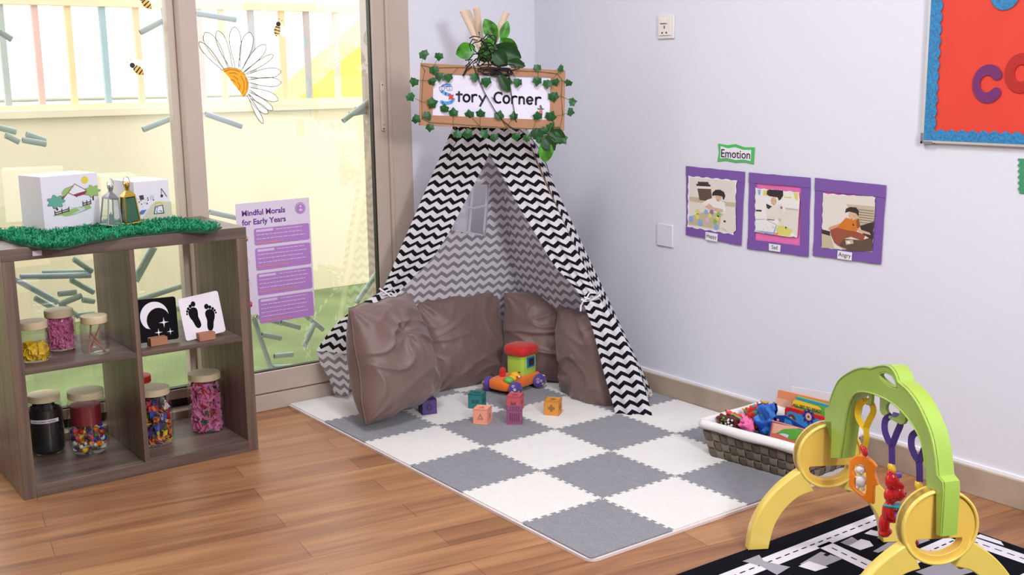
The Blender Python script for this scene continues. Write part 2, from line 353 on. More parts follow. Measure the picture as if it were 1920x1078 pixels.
for i, (a, c, l) in enumerate(TU):
    yy = .13+.02*(i % 3); a = on(1, yy, *a); c = on(1, yy+.015, *c); d = (c-a).normalized()
    s1 = d.cross(Vector((0, 1, 0))).normalized(); s2 = Vector((0, 1, 0))
    b = MB(); r = .0105; n = 14; vs = []
    for e, rr in ((a, r), (c, r), (c, r*.75), (a, r*.75)):
        for j in range(n):
            q = 2*math.pi*j/n; vs.append(e+(s1*math.cos(q)+s2*math.sin(q))*rr)
    fs = [(k*n+j, k*n+(j+1) % n, ((k+1) % 4)*n+(j+1) % n, ((k+1) % 4)*n+j) for k in range(4) for j in range(n)]
    b.add(vs, fs); tag(b.build('plastic_tube', tm2 if i in (2, 4, 12, 13) else tm), 'grey green plastic tube, '+l, 'tube', 'plastic tubes outside the glass door')
# ================================================================== puzzle floor mat
plush_g = mat('plush_grey', (134, 133, 141), .95, var=.07, vscale=30, bump=.9, bscale=170, sheen=.3)
plush_w = mat('plush_cream', (228, 224, 220), .95, var=.02, vscale=30, bump=.5, bscale=170, sheen=.3)
foam = mat('foam_edge', (226, 212, 210), .8)
TS = .30
def seam(L=TS, n=9, amp=.0065):
    P = [(0, 0)]; st = L/(n*2+1)
    for i in range(n):
        a = st*(2*i+1); s = 1 if i % 2 == 0 else -1
        x0 = (L/n)*i+L/n*.28; x1 = (L/n)*i+L/n*.72; k = .006
        P += [(x0, -amp*.6), (x0-k*.7, amp), (x1+k*.7, amp), (x1, -amp*.6)]
    P.append((L, 0)); return P
SE = seam()
rn = {0: 'touching the glass door track', 1: 'in the second row from the glass door', 2: 'in the third row from the glass door', 3: 'in the middle row under the toy blocks side', 4: 'in the last row but one', 5: 'in the front row nearest the camera'}
cn = {0: 'at the left edge along the wooden floor', 1: 'second from the wooden floor side', 2: 'third from the wooden floor side', 3: 'against the right wall skirting'}
for u in range(4):
    for v in range(6):
        x0, y0 = u*TS, -v*TS      # top-left corner
        P = []
        # top edge left->right, right edge down, bottom right->left, left up
        def edge(ax, ay, dx, dy, nx, ny, inner, rev, inset):
            S = SE if inner else [(0, 0), (TS, 0)]
            S = S[::-1] if rev else S
            return [(ax+dx*s+nx*h, ay+dy*s+ny*h) for s, h in S]
        top = edge(x0, y0, 1, 0, 0, 1, v > 0, False, 0); right = edge(x0+TS, y0, 0, -1, 1, 0, u < 3, False, 0)
        bot = edge(x0, y0-TS, 1, 0, 0, 1, v < 5, True, 0); left = edge(x0, y0, 0, -1, 1, 0, u > 0, True, 0)
        P = top[:-1]+right[:-1]+bot[:-1]+left[:-1]
        if u == 3: P = [(min(x, 1.2015), y) for x, y in P]
        if v == 0: P = [(x, min(y, -.0085)) for x, y in P]
        if u == 0 and v == 5:
            P = [p for p in P if not (abs(p[0]-x0) < 1e-6 and abs(p[1]-(y0-TS)) < 1e-6)]
            arc = [(x0+.03-.03*math.cos(t), y0-TS+.03-.03*math.sin(t)) for t in [math.pi/2*(1-i/6) for i in range(7)]]
            k = [i for i, p in enumerate(P) if abs(p[0]-x0) < 1e-6 and abs(p[1]-y0) < 1e-6][0]
            P = P+arc
        grey = (u+v) % 2 == 1
        col = 'grey' if grey else 'cream'
        t = thing('foam_floor_tile', f'{col} plush puzzle floor tile {rn[v]}, {cn[u]}', 'floor tile', (x0+TS/2, y0-TS/2, 0), 'interlocking floor mat tiles')
        MB().prism(P, .0005, .0085).build('foam_base', foam, t, smooth=0)
        cx, cy = x0+TS/2, y0-TS/2
        def ins(p):
            x, y = p
            if u == 0: x = max(x, x0+.006)
            if v == 5: y = max(y, y0-TS+.006)
            return (x, y)
        MB().curve([[ins((cx+(x-cx)*.997, cy+(y-cy)*.997)) for x, y in P]], .0045, 0, T(0, 0, .0105)).build('plush_top', plush_g if grey else plush_w, t, smooth=0)
# ================================================================== cube shelf
wv = wood('shelf_veneer_upright', (88, 70, 62), (132, 110, 92), 2, .42)
wh = wood('shelf_veneer_level', (80, 64, 60), (122, 102, 90), 0, .42)
SX0, SX1, SY0, SY1 = -1.056, -.299, -.405, -.015
sh = thing('cube_shelf', 'grey brown wooden two by two cube shelf standing before the glass door', 'shelf', ((SX0+SX1)/2, -.21, 0))
MB().bb((SX0, SY0, 0), (SX0+.036, SY1, .729)).build('side_panel', wv, sh, bevel=.0012)
MB().bb((SX1-.036, SY0, 0), (SX1, SY1, .729)).build('side_panel', wv, sh, bevel=.0012)
MB().bb((SX0, SY0, .7292), (SX1, SY1, .766)).build('top_board', wh, sh, bevel=.0012)
MB().bb((SX0+.036, SY0, 0), (SX1-.036, SY1, .038)).build('bottom_board', wh, sh, bevel=.0012)
MB().bb((-.686, SY0+.001, .038), (-.670, SY1, .729)).build('divider', wv, sh, bevel=.001)
for a, c in ((SX0+.036, -.6862), (-.6698, SX1-.036)): MB().bb((a, SY0+.001, .385), (c, SY1, .401)).build('shelf_board', wh, sh, bevel=.001)
tag(MB().box((-.955, SY0-.0006, .747), (.026, .001, .015)).build('price_sticker', mat('sticker', (225, 222, 232), .4)), 'tiny white sticker on the front edge of the cube shelf top', 'sticker')
# grass mat on top
gm = mat('plastic_grass', (24, 152, 104), .5, var=.45, vscale=40, transl=.2)
gm2 = mat('plastic_grass_base', (10, 70, 48), .8)
gr = thing('artificial_grass_mat', 'emerald green artificial grass mat lying across the top of the cube shelf', 'grass mat', (-.7, -.2, .766))
gp = [on(2, .778, *q) for q in ((0, 443), (30, 452), (62, 458), (110, 462), (165, 450), (250, 437), (330, 430), (395, 431), (416, 420))]
gp = [(max(-1.09, q.x), q.y) for q in gp]+[(-.40, -.24), (-.43, -.12), (-.47, -.04), (-1.05, -.04), (-1.1, -.2)]
MB().prism(gp, .7665, .769).build('mat_base', gm2, gr)
def inside(p, poly):
    c = False; j = len(poly)-1
    for i in range(len(poly)):
        if (poly[i][1] > p[1]) != (poly[j][1] > p[1]) and p[0] < (poly[j][0]-poly[i][0])*(p[1]-poly[i][1])/(poly[j][1]-poly[i][1])+poly[i][0]: c = not c
        j = i
    return c
R = random.Random(4); b = MB()
k = 0
while k < 2600:
    x, y = R.uniform(-1.1, -.38), R.uniform(-.5, -.03)
    if not inside((x, y), gp): continue
    k += 1; h = R.uniform(.014, .026)
    for q in range(5):
        a = R.uniform(0, 6.28); rr = R.uniform(.006, .013); w_ = .0022; c, s = math.cos(a), math.sin(a); z0 = .769+h*R.uniform(.2, .75); z1 = z0+R.uniform(.002, .010)
        b.add([(x, y, z0-.004), (x+c*rr*.6-s*w_, y+s*rr*.6+c*w_, (z0+z1)/2), (x+c*rr, y+s*rr, z1), (x+c*rr*.6+s*w_, y+s*rr*.6-c*w_, (z0+z1)/2-.001)], [(0, 1, 2, 3)])
o = b.build('grass_blades', gm, gr, smooth=0); o['kind'] = 'stuff'
# ------------------------------------------------------------------ boxes with prints
card = mat('white_card', (226, 222, 232), .55, bump=.03, bscale=30)
def draw_mats(): return [mat('p_green', (150, 185, 110), .6), mat('p_teal', (95, 165, 145), .6), mat('p_brown', (70, 50, 40), .6), mat('p_red', (140, 50, 60), .6), mat('p_yellow', (222, 204, 60), .6), mat('p_path', (196, 204, 214), .6), mat('p_white', (225, 225, 232), .6), mat('p_dark', (60, 62, 70), .6), mat('p_blue', (80, 120, 180), .6), mat('p_sand', (205, 200, 180), .6)]
def cbox(corner, ang, wd, dp, h, label, tilt=0):
    M = T(*corner) @ rotm('Z', ang) @ rotm('X', tilt)
    t = thing('cardboard_box', label, 'box', corner)
    MB().bb((0, 0, 0), (wd, dp, h), 0, M).build('box_body', card, t, bevel=.002)
    return t, M @ Matrix(((1, 0, 0, 0), (0, 0, -1, -.0008), (0, 1, 0, 0), (0, 0, 0, 1))), M
t, F, _ = cbox((-.872, -.175, .776), 14, .195, .14, .176, 'larger white box with a printed house and trees, on the green grass mat')
b = MB(); z = .0002
def cloud(cx, cy, r, n=7, s=1, seed=0):
    rr = random.Random(seed); return [(cx+(r*(1+.18*math.cos(n*a)))*math.cos(a)*s, cy+(r*.72*(1+.18*math.cos(n*a)))*math.sin(a)) for a in [i*2*math.pi/60 for i in range(60)]]
def S(u, v): return ((u-360)/1020*.195, .176-(v-150)/1020*.176*1.06-.005)
def SP(l): return [S(*q) for q in l]
# dark rim then fill, painted as print layers
b.poly(SP([(520, 810), (560, 790), (900, 715), (1190, 680), (1220, 740), (1100, 780), (930, 820), (800, 840), (720, 835), (700, 815)]), z, 0, F)
b.poly(SP([(850, 825), (1000, 760), (940, 720), (1080, 715), (1110, 740), (1080, 775), (960, 805)]), 2*z, 5, F)
for q in ([(705, 440), (760, 365), (850, 340), (910, 318), (930, 340), (830, 430), (740, 500)],): b.poly(SP(q), z, 0, F); b.ribbon(SP(q), .0009, 2*z, 7, F, False)
b.poly(SP([(670, 500), (760, 480), (720, 535), (680, 530)]), 2*z, 3, F)
b.poly(SP([(820, 435), (950, 290), (1160, 430), (960, 520)]), 2*z, 6, F)
b.poly(SP([(725, 550), (820, 440), (960, 520), (960, 700), (760, 700)]), 2*z, 6, F)
b.poly(SP([(915, 475), (1165, 425), (1130, 485), (965, 515)]), 3*z, 3, F)
b.ribbon(SP([(715, 550), (950, 290), (1165, 430)]), .0019, 4*z, 3, F); b.ribbon(SP([(820, 435), (975, 520)]), .0022, 4*z, 3, F)
for (cx, cy, r, m_) in ((595, 570, .026, 1), (1260, 445, .024, 0)):
    c = S(cx, cy); b.poly(cloud(c[0], c[1], r+.001), 3*z, 7, F); b.poly(cloud(c[0], c[1], r), 4*z, m_, F)
b.ribbon(SP([(570, 640), (610, 710)]), .006, 2*z, 2, F); b.ribbon(SP([(1270, 520), (1265, 600)]), .005, 2*z, 2, F)
for (x0, x1, y0, y1) in ((560, 810, 760, 715), (1070, 1215, 645, 625)):
    b.ribbon(SP([(x0, y0), (x1, y1)]), .0028, 5*z, 2, F, False); b.ribbon(SP([(x0, y0+35), (x1, y1+35)]), .0028, 5*z, 2, F, False)
    for i in range(3):
        x = x0+(x1-x0)*i/2; y = y0+(y1-y0)*i/2; b.ribbon(SP([(x, y-40), (x, y+50)]), .0026, 5*z, 2, F, False)
c = S(1140, 235); b.disc(c, .0105, z, 4, F)
for i in range(8): b.disc((c[0]+.0095*math.cos(i*.785), c[1]+.0085*math.sin(i*.785)), .0035, z*1.5, 4, F, n=8)
b.build('printed_picture', draw_mats(), t, smooth=0)
t, F, M2 = cbox((-.575, -.150, .780), 8, .125, .17, .135, 'smaller white box with a printed play scene, behind the lanterns')
b = MB()
def S(u, v): return ((u-735)/620*.125, .135-(v-190)/650*.135)
b.poly(SP([(790, 840), (1380, 780), (1375, 560), (1100, 530), (1000, 600), (930, 680)]), z, 9, F)
b.poly(SP([(790, 690), (840, 650), (930, 650), (870, 715), (795, 722)]), 2*z, 8, F)
b.poly(SP([(1045, 735), (1080, 610), (1225, 595), (1240, 740)]), 2*z, 7, F); b.poly(SP([(1065, 722), (1095, 620), (1210, 610), (1220, 722)]), 3*z, 6, F)
for i in range(9):
    rr = random.Random(i); c = S(rr.uniform(1085, 1200), rr.uniform(625, 710)); b.disc(c, .0018, 4*z, 7, F, n=6)
b.ribbon(SP([(1080, 590), (1110, 560), (1170, 550), (1215, 580)]), .004, 2*z, 4, F)
b.poly(SP([(815, 415), (890, 410), (900, 480), (830, 490)]), z, 7, F); b.ribbon(SP([(1210, 470), (1215, 330), (1305, 465)]), .002, 2*z, 7, F); b.disc(S(1215, 450), .005, 2*z, 7, F); b.disc(S(1040, 460), .008, z, 5, F)
for i in range(10):
    rr = random.Random(i+30); b.ribbon([S(rr.uniform(780, 1060), rr.uniform(440, 600)) for _ in range(2)][:1]+[S(rr.uniform(780, 1060), rr.uniform(440, 500))][:0]+[], .002, z, 7, F); b.disc(S(rr.uniform(780, 1080), rr.uniform(440, 590)), .0022, 2*z, 7 if i % 3 else 4, F, n=7)
b.build('printed_picture', draw_mats(), t, smooth=0)
# ------------------------------------------------------------------ lanterns
silver = mat('silver_metal', (205, 205, 212), .22, metal=1); gold = mat('gold_metal', (212, 176, 84), .25, metal=1); greenp = mat('lantern_green', (16, 84, 54), .3, coat=.4)
lglass = glassmat('lantern_glass', (.93, .97, .95), .12)
def lantern(loc, rz, fm, capm, label, solid=False, tilt=0):
    t = thing('lantern', label, 'lantern', loc, 'small lanterns on the grass mat'); b = MB(); a0, a1, h = .028, .020, .068
    M = Matrix.Diagonal((.86, .86, 1.36, 1)) @ rotm('Z', rz) @ rotm('Y', tilt)
    for sx, sy in ((1, 1), (1, -1), (-1, 1), (-1, -1)): b.tube([M @ Vector((sx*a0, sy*a0, .004)), M @ Vector((sx*a1, sy*a1, h))], .0028, 6)
    for z_, a in ((.004, a0), (h, a1)):
        b.tube([M @ Vector((sx*a, sy*a, z_)) for sx, sy in ((1, 1), (1, -1), (-1, -1), (-1, 1))], .0032, 6, closed=True)
    LM = T(*loc)
    def tr(bb):
        bb.v = [v+Vector(loc) for v in bb.v]; return bb
    tr(b).build('lantern_frame', fm, t)
    b = MB(); b.add([M @ Vector(q) for q in [(-a0, -a0, .003), (a0, -a0, .003), (a0, a0, .003), (-a0, a0, .003), (-a0, -a0, .007), (a0, -a0, .007), (a0, a0, .007), (-a0, a0, .007)]], [(0, 3, 2, 1), (4, 5, 6, 7), (0, 1, 5, 4), (1, 2, 6, 5), (2, 3, 7, 6), (3, 0, 4, 7)]); tr(b).build('base_plate', fm, t)
    b = MB(); c1 = a1+.003
    b.add([M @ Vector(q) for q in [(-c1, -c1, h+.002), (c1, -c1, h+.002), (c1, c1, h+.002), (-c1, c1, h+.002), (-.007, -.007, h+.014), (.007, -.007, h+.014), (.007, .007, h+.014), (-.007, .007, h+.014)]], [(0, 3, 2, 1), (4, 5, 6, 7), (0, 1, 5, 4), (1, 2, 6, 5), (2, 3, 7, 6), (3, 0, 4, 7)])
    b.lathe([(.008, h+.014), (.008, h+.02), (.0115, h+.024), (.010, h+.031), (.004, h+.034), (0, h+.035)], n=14, M=M); tr(b).build('lantern_roof', capm, t)
    b = MB(); b.tube([M @ Vector((.013*math.cos(q), 0, h+.034+.013*math.sin(q))) for q in [i*2*math.pi/16 for i in range(16)]], .0011, 6, closed=True); tr(b).build('ring_handle', capm, t)
    gmx = greenp if solid else lglass; b = MB(); g0, g1 = a0-.0015, a1-.0012
    vs = [M @ Vector(q) for q in [(-g0, -g0, .008), (g0, -g0, .008), (g0, g0, .008), (-g0, g0, .008), (-g1, -g1, h-.003), (g1, -g1, h-.003), (g1, g1, h-.003), (-g1, g1, h-.003)]]
    b.add(vs, [(0, 1, 5, 4), (1, 2, 6, 5), (2, 3, 7, 6), (3, 0, 4, 7)]); tr(b).build('side_panes', gmx, t, smooth=0)
    if not solid:
        b = MB(); b.lathe([(.009, .007), (.009, .03), (.002, .031), (.001, .036)], n=12, M=M); tr(b).build('tea_candle', mat('candle', (60, 110, 80), .5), t)
    return t
lantern((-.678, -.215, .781), 14, silver, silver, 'silver framed lantern with clear panes, leaning in front of the boxes', tilt=6)
lantern((-.606, -.190, .781), 4, gold, gold, 'green paned lantern with a gold roof, beside the silver one', solid=True, tilt=-3)
# ------------------------------------------------------------------ jars
jg = glassmat('jar_glass', (.95, .955, .94), .05)
lidm = wood('lid_wood', (206, 188, 152), (232, 218, 184), 0, .5, .6)
def jar(name, x, y, z, r, h, label, lid=True, lidmat=None):
    t = thing(name, label, 'jar', (x, y, z), 'glass jars on the cube shelf'); hb = h-.022 if lid else h
    n = r*.86
    MB().lathe([(r*.80, .0005), (r*.97, h*.06), (r, h*.14), (r, h*.74), (r*.97, h*.80), (n, hb-.002), (n, hb)], (x, y, z), 40).build('jar_glass', jg, t, smooth=60)
    b = MB(); b.lathe([(r*.78, .003), (r*.93, .006), (r*.9, .009), (0, .009)], (x, y, z), 32)
    if lid:
        L = MB().lathe([(n*1.04, hb-.001), (n*1.06, hb), (n*1.06, h-.001), (n*1.02, h), (0, h)], (x, y, z), 40); L.build('jar_lid', lidmat or lidm, t, bevel=.0006)
    return t
paperY = mat('paper_yellow', (236, 198, 30), .6); paperP = mat('paper_pink', (250, 160, 212), .6, var=.06, vscale=30, transl=.3); paperK = mat('paper_black', (20, 18, 20), .7)
cols = [mat('c_red', (205, 40, 40), .5), mat('c_blue', (40, 80, 190), .5), mat('c_green', (50, 150, 70), .5), mat('c_orange', (240, 130, 30), .5), mat('c_white', (238, 236, 240), .6), mat('c_purple', (80, 50, 120), .5), mat('c_yellow', (240, 210, 50), .5), mat('c_rose', (226, 90, 120), .5)]
def scraps(x, y, z, r, h0, h1, n, size, mats, seed, parent, name='paper_scraps', shell=False, crumple=.35):
    R = random.Random(seed); b = MB()
    for i in range(n):
        a = R.uniform(0, 6.28); rr = r*math.sqrt(R.uniform(.3 if shell else 0, 1))*.9; hh = R.uniform(h0, h1); s = size*R.uniform(.6, 1.2)
        rr = min(rr, r-s*.75)
        c = Vector((x+rr*math.cos(a), y+rr*math.sin(a), z+hh)); E_ = Euler((R.uniform(0, 6), R.uniform(0, 6), R.uniform(0, 6))).to_matrix()
        q = [Vector((-1, -1, R.uniform(-.4, .4))), Vector((1, -.8, R.uniform(-.4, .4))), Vector((.9, 1, R.uniform(-.4, .4))), Vector((-.7, .9, R.uniform(-.4, .4))), Vector((0, 0, R.uniform(-crumple, crumple)))]
        P = [c+(E_ @ (v*s*.6)) for v in q]
        for p_ in P:
            p_.z = max(p_.z, z+.004); d = Vector((p_.x-x, p_.y-y)); 
            if d.length > r*.97: d = d.normalized()*r*.97; p_.x = x+d.x; p_.y = y+d.y
        b.add(P, [(0, 1, 4), (1, 2, 4), (2, 3, 4), (3, 0, 4)], R.randrange(len(mats)))
    o = b.build(name, mats, parent, smooth=0); o['kind'] = 'stuff'; return o
j = jar('jar', -.963, -.300, .4015, .047, .125, 'jar with a layer of yellow paper scraps, leftmost on the upper left shelf')
scraps(-.963, -.300, .4015, .044, .004, .045, 160, .026, [paperY], 1, j)
j = jar('jar', -.858, -.195, .4015, .048, .130, 'jar packed full of pink paper scraps on the upper left shelf')
scraps(-.858, -.195, .4015, .0455, .004, .102, 420, .036, [paperP], 2, j, shell=True)
j = jar('jar', -.787, -.325, .4015, .044, .122, 'jar holding a few thin wooden sticks, nearest the shelf divider')
b = MB()
for (a, c) in (((-.815, -.34, .405), (-.79, -.30, .49)), ((-.80, -.35, .45), (-.762, -.34, .406)), ((-.76, -.30, .41), (-.80, -.32, .47)), ((-.80, -.30, .408), (-.768, -.318, .485))): b.tube([a, c], .0028, 6)
b.build('wooden_sticks', mat('stick_wood', (176, 120, 104), .6), j)
j = jar('jar', -.903, -.092, .0385, .056, .200, 'jar of black paper with a white name label, lower left shelf')
MB().lathe([(.044, .003), (.053, .012), (.0535, .140), (.050, .150), (0, .146)], (-.903, -.092, .0385), 32).build('black_paper', paperK, j)
scraps(-.903, -.092, .0385, .05, .143, .160, 50, .02, [paperK], 5, j)
def curved_label(cx, cy, z, r, a0, a1, h, txt, parent, size):
    b = MB(); n = 16; rows = [[(cx+r*math.cos(a0+(a1-a0)*i/n), cy+r*math.sin(a0+(a1-a0)*i/n), z+k*h) for i in range(n+1)] for k in (0, 1)]
    b.grid(rows); t2 = MB().text(txt, size, None, 0, 'CENTER', .0002); w_ = (a1-a0)*r
    k0 = len(b.v)
    for v in t2.v: a = (a0+a1)/2+v.x/r; b.v.append(Vector((cx+(r+.0006)*math.cos(a), cy+(r+.0006)*math.sin(a), z+h*.22+v.y)))
    for f in t2.f: b.f.append([i+k0 for i in f]); b.m.append(1)
    b.build('name_label', [PLASTIC_W, mat('label_ink', (90, 85, 130), .6)], parent, smooth=0)
fa = math.atan2(-3.87+.092, -1.767+.903)
curved_label(-.903, -.092, .0385+.112, .0566, fa-.95, fa+.75, .012, 'COLOURED PAPERS', j, .0085)
j = jar('jar', -.790, -.168, .0385, .063, .208, 'jar of small multicoloured pompoms on the lower left shelf')
R = random.Random(8); NB = 0; b = MB()
for i in range(150):
    a = R.uniform(0, 6.28); s = R.choice([.006, .0075, .0095]); rr = (.060-s)*math.sqrt(R.uniform(.35, 1)); zz = R.uniform(s+.003, .085-s*.6)
    rr = min(rr, .050-s+zz*.5, .0605-s)
    b.ball((-.790+rr*math.cos(a), -.168+rr*math.sin(a), .0385+zz), s, R.randrange(8), 8)
o = b.build('pompoms', cols, j); o['kind'] = 'stuff'
MB().lathe([(.048, .09), (.048, .155), (0, .156)], (-.790, -.150, .0385), 24).build('red_card_roll', mat('crimson_card', (140, 30, 48), .6), j)
j = jar('jar', -.587, -.230, .0385, .058, .195, 'jar crammed with mixed coloured craft scraps, against the divider on the lower right shelf')
scraps(-.587, -.230, .0385, .055, .004, .155, 300, .03, cols+[mat('c_navy', (30, 34, 60), .6), mat('c_dark', (60, 40, 46), .6)], 12, j)
j = jar('jar', -.397, -.200, .0385, .060, .208, 'tall jar two thirds full of pink paper scraps on the lower right shelf')
scraps(-.397, -.200, .0385, .057, .004, .150, 420, .044, [paperP]*12+[cols[0], mat('scrap_green', (20, 90, 60), .6)], 14, j)
j = jar('jar', -.590, -.085, .0385, .048, .205, 'jar with a red lid hidden behind the mixed scraps jar', lidmat=cols[0])
# ------------------------------------------------------------------ picture cards in wooden stands
def rrect(w_, h, r, n=6):
    P = []
    for cx, cy, a0 in ((w_/2-r, h/2-r, 0), (-w_/2+r, h/2-r, 90), (-w_/2+r, -h/2+r, 180), (w_/2-r, -h/2+r, 270)):
        for i in range(n+1): a = math.radians(a0+90*i/n); P.append((cx+r*math.cos(a), cy+r*math.sin(a)))
    return P
blk = wood('stand_wood', (160, 104, 78), (186, 130, 100), 0, .6)
def pcard(cx, cy, rz, roll, base, inkm, label, standlabel, draw):
    s = .140; M = T(cx, cy, .402) @ rotm('Z', rz) @ rotm('X', -8) @ T(0, 0, .008+s/2) @ rotm('Y', roll) @ Matrix(((1, 0, 0, 0), (0, 0, -1, 0), (0, 1, 0, 0), (0, 0, 0, 1)))
    t = thing('picture_card', label, 'picture card', (cx, cy, .402), 'picture cards in wooden stands')
    MB().prism(rrect(s, s, .009), -.0012, .0012, 0, M).build('card_board', base, t, smooth=0)
    b = MB(); draw(b, M, .0016); b.build('printed_symbol', [inkm, base], t, smooth=0)
    off = T(cx, cy, .4012) @ rotm('Z', rz) @ T(-.008 if roll > -1 else 0, -.004, .0)
    b = MB(); b.box((0, -.012, .013), (.056, .018, .0255), 0, off); b.box((0, .008, .013), (.056, .012, .0255), 0, off); b.box((0, -.001, .003), (.056, .03, .005), 0, off)
    tag(b.build('wooden_card_stand', blk, bevel=.001), standlabel, 'card stand', 'wooden card stands')
WHK = mat('card_white', (232, 226, 236), .4); BLK = mat('card_black', (10, 8, 12), .75, spec=.15)
def moon(b, M, z):
    P = []; c = (-.005, .012)
    for i in range(31): a = math.radians(18+i*(222-18+8)/30); P.append((c[0]+.047*math.cos(a), c[1]+.047*math.sin(a)))
    for i in range(31): a = math.radians(222-i*(222-24)/30); P.append((c[0]+.012+.038*math.cos(a)*1.02, c[1]-.014+.040*math.sin(a)))
    b.curve([P], 0, 0, M @ T(0, 0, z))
    for x, y, r in ((.024, -.011, .017), (.004, -.042, .0135), (.043, -.043, .0115)):
        Q = []
        for i in range(16):
            a = i*math.pi/8; k = r*(1 if i % 4 == 0 else (.30 if i % 2 else .24) if i % 4 != 2 else .26); Q.append((x+k*math.cos(a), y+k*math.sin(a)))
        b.curve([Q], 0, 0, M @ T(0, 0, z))
def feet(b, M, z):
    for sx, ox, oy, rot in ((1, -.026, .004, 6), (-1, .026, -.014, -4)):
        N_ = M @ T(ox, oy, z) @ rotm('Z', rot)
        P = [(-.017, .012), (-.014, .022), (-.004, .029), (.008, .028), (.015, .020), (.015, .008), (.012, -.006), (.014, -.022), (.013, -.036), (.006, -.042), (-.002, -.040), (-.007, -.030), (-.010, -.014), (-.015, -.002)]
        P = [(x*sx, y) for x, y in P]
        sm = []
        for i in range(len(P)):
            p0, p1, p2, p3 = [Vector(P[(i+k) % len(P)]) for k in (-1, 0, 1, 2)]
            for t_ in (0, .33, .66): sm.append(tuple(.5*((2*p1)+(-p0+p2)*t_+(2*p0-5*p1+4*p2-p3)*t_*t_+(-p0+3*p1-3*p2+p3)*t_**3)))
        b.curve([sm], 0, 0, N_)
        for x, y, r in ((.008, .0395, .0078), (-.0035, .0355, .0052), (-.0125, .0295, .0045), (-.0185, .0225, .0037), (-.0215, .0145, .003)):
            b.disc((x*sx, y), r, 0, 0, N_, ry=r*1.15)
pcard(-.588, -.328, 2, 2, BLK, WHK, 'black square card with a white crescent moon and stars', 'small wooden block holding the black moon card', moon)
pcard(-.447, -.362, 2, -5, WHK, BLK, 'white square card with two black footprints, tilted in its stand', 'small wooden block holding the white footprint card', feet)
# ================================================================== poster on the glass
lil = mat('poster_lilac', (232, 222, 238), .5, transl=.25); pur = mat('poster_purple', (176, 126, 196), .5); dpur = mat('poster_ink', (104, 44, 140), .5); lpur = mat('poster_pale', (216, 190, 226), .5)
orn = mat('poster_orange', (230, 150, 100), .5); rose = mat('poster_rose', (220, 70, 110), .5)
t = thing('poster', 'lilac poster of morals for early years taped to the glass beside the shelf', 'poster', (-.005, .012, .375))
M = frame((-.155, .013, .375), (1, 0, 0), (0, 0, 1)); M = M @ rotm('Z', .6)
PW, PH = .297, .42
MB().prism([(0, 0), (PW, 0), (PW, PH), (0, PH)], 0, .0006, 0, M).build('poster_sheet', lil, t, smooth=0)
b = MB(); z = .001
# coordinates: u 0..1 across, v 0..1 from the top
def S(u, v): return (u*PW, PH*(1-v))
b.text('Mindful Morals', .029, M @ T(.022, PH-.047, z), 2, 'LEFT', .0008); b.text('for Early Years', .029, M @ T(.022, PH-.081, z), 2, 'LEFT', .0008)
b.disc(S(.87, .09), .022, z, 1, M, n=32); b.disc(S(.87, .09), .019, 2*z, 3, M, n=32); b.disc(S(.87, .09), .017, 3*z, 1, M, n=32)
b.disc(S(.87, .072), .005, 4*z, 3, M); b.disc(S(.87, .105), .008, 4*z, 3, M, ry=.005)
R = random.Random(3); y = .225
for k, hgt in enumerate((.165, .215, .215, .245)):
    b.curve([[(p[0]+.6*PW, p[1]+PH*(1-y-hgt/2)) for p in rrect(.76*PW, hgt*PH-.006, .008)]], 0, 0, M @ T(0, 0, z), 1)
    n = int(hgt/.036); b.poly([S(.25, y+.018), S(.48, y+.018), S(.48, y+.04), S(.25, y+.04)], 2*z, 3, M)
    for i in range(n):
        vv = y+.03+i*.036; u0 = .52 if i == 0 else .25; u1 = R.uniform(.86, .95) if i < n-1 else R.uniform(.6, .8); u = u0
        while u < u1:
            w_ = min(R.uniform(.02, .06), u1-u)
            if w_ > .008: b.ribbon([S(u, vv), S(u+w_, vv)], .0035, 2*z, 4 if i == n-1 else 3, M, False)
            u += w_+.009
    y += hgt+.012
for v_, m_, sh_ in ((.22+.09, 4, 0), (.5, 4, 1), (.70, 2, 2), (.90, 5, 0)):
    if sh_ == 0: b.disc(S(.09, v_), .014, z, m_, M)
    elif sh_ == 1: b.poly([S(.06, v_-.03), S(.10, v_-.03), S(.125, v_-.01), S(.11, v_+.02), S(.08, v_+.02)], z, m_, M)
    else: b.poly([S(.04, v_-.02), S(.10, v_-.04), S(.12, v_-.015), S(.06, v_+.03)], z, m_, M)
    b.disc(S(.13, v_+.02), .005, z, 3, M)
b.build('print', [lil, pur, dpur, lpur, orn, rose], t, smooth=0)
# ================================================================== stickers on the glass
petal = mat('sticker_white', (250, 248, 244), .5, transl=.75); ink = mat('sticker_ink', (70, 52, 44), .6); dor = mat('daisy_orange', (246, 168, 34), .5, transl=.35); bye = mat('bee_yellow', (246, 178, 40), .5, transl=.3); bdk = mat('bee_dark', (38, 24, 20), .5)
GY = .0185
def G(zx, zy): q = on(1, GY, 340+zx*.2969, zy*.2969); return (q.x, q.z)
GM = Matrix(((1, 0, 0, 0), (0, 0, -1, GY), (0, 1, 0, 0), (0, 0, 0, 1)))
t = thing('daisy_sticker', 'half daisy sticker with outlined white petals and orange centre on the glass', 'window sticker', (-.19, GY, 1.1))
b = MB(); ol = MB()
PET = [((150, 205), (285, 435), 80), ((228, 195), (315, 428), 62), ((335, 170), (350, 425), 74), ((432, 205), (378, 430), 74), ((532, 282), (385, 450), 62), ((580, 346), (395, 465), 42), ((628, 452), (413, 478), 62), ((630, 522), (422, 512), 58), ((610, 632), (428, 558), 56), ((576, 694), (424, 585), 44), ((545, 716), (430, 625), 40), ((515, 780), (420, 600), 30), ((112, 266), (262, 440), 46)]
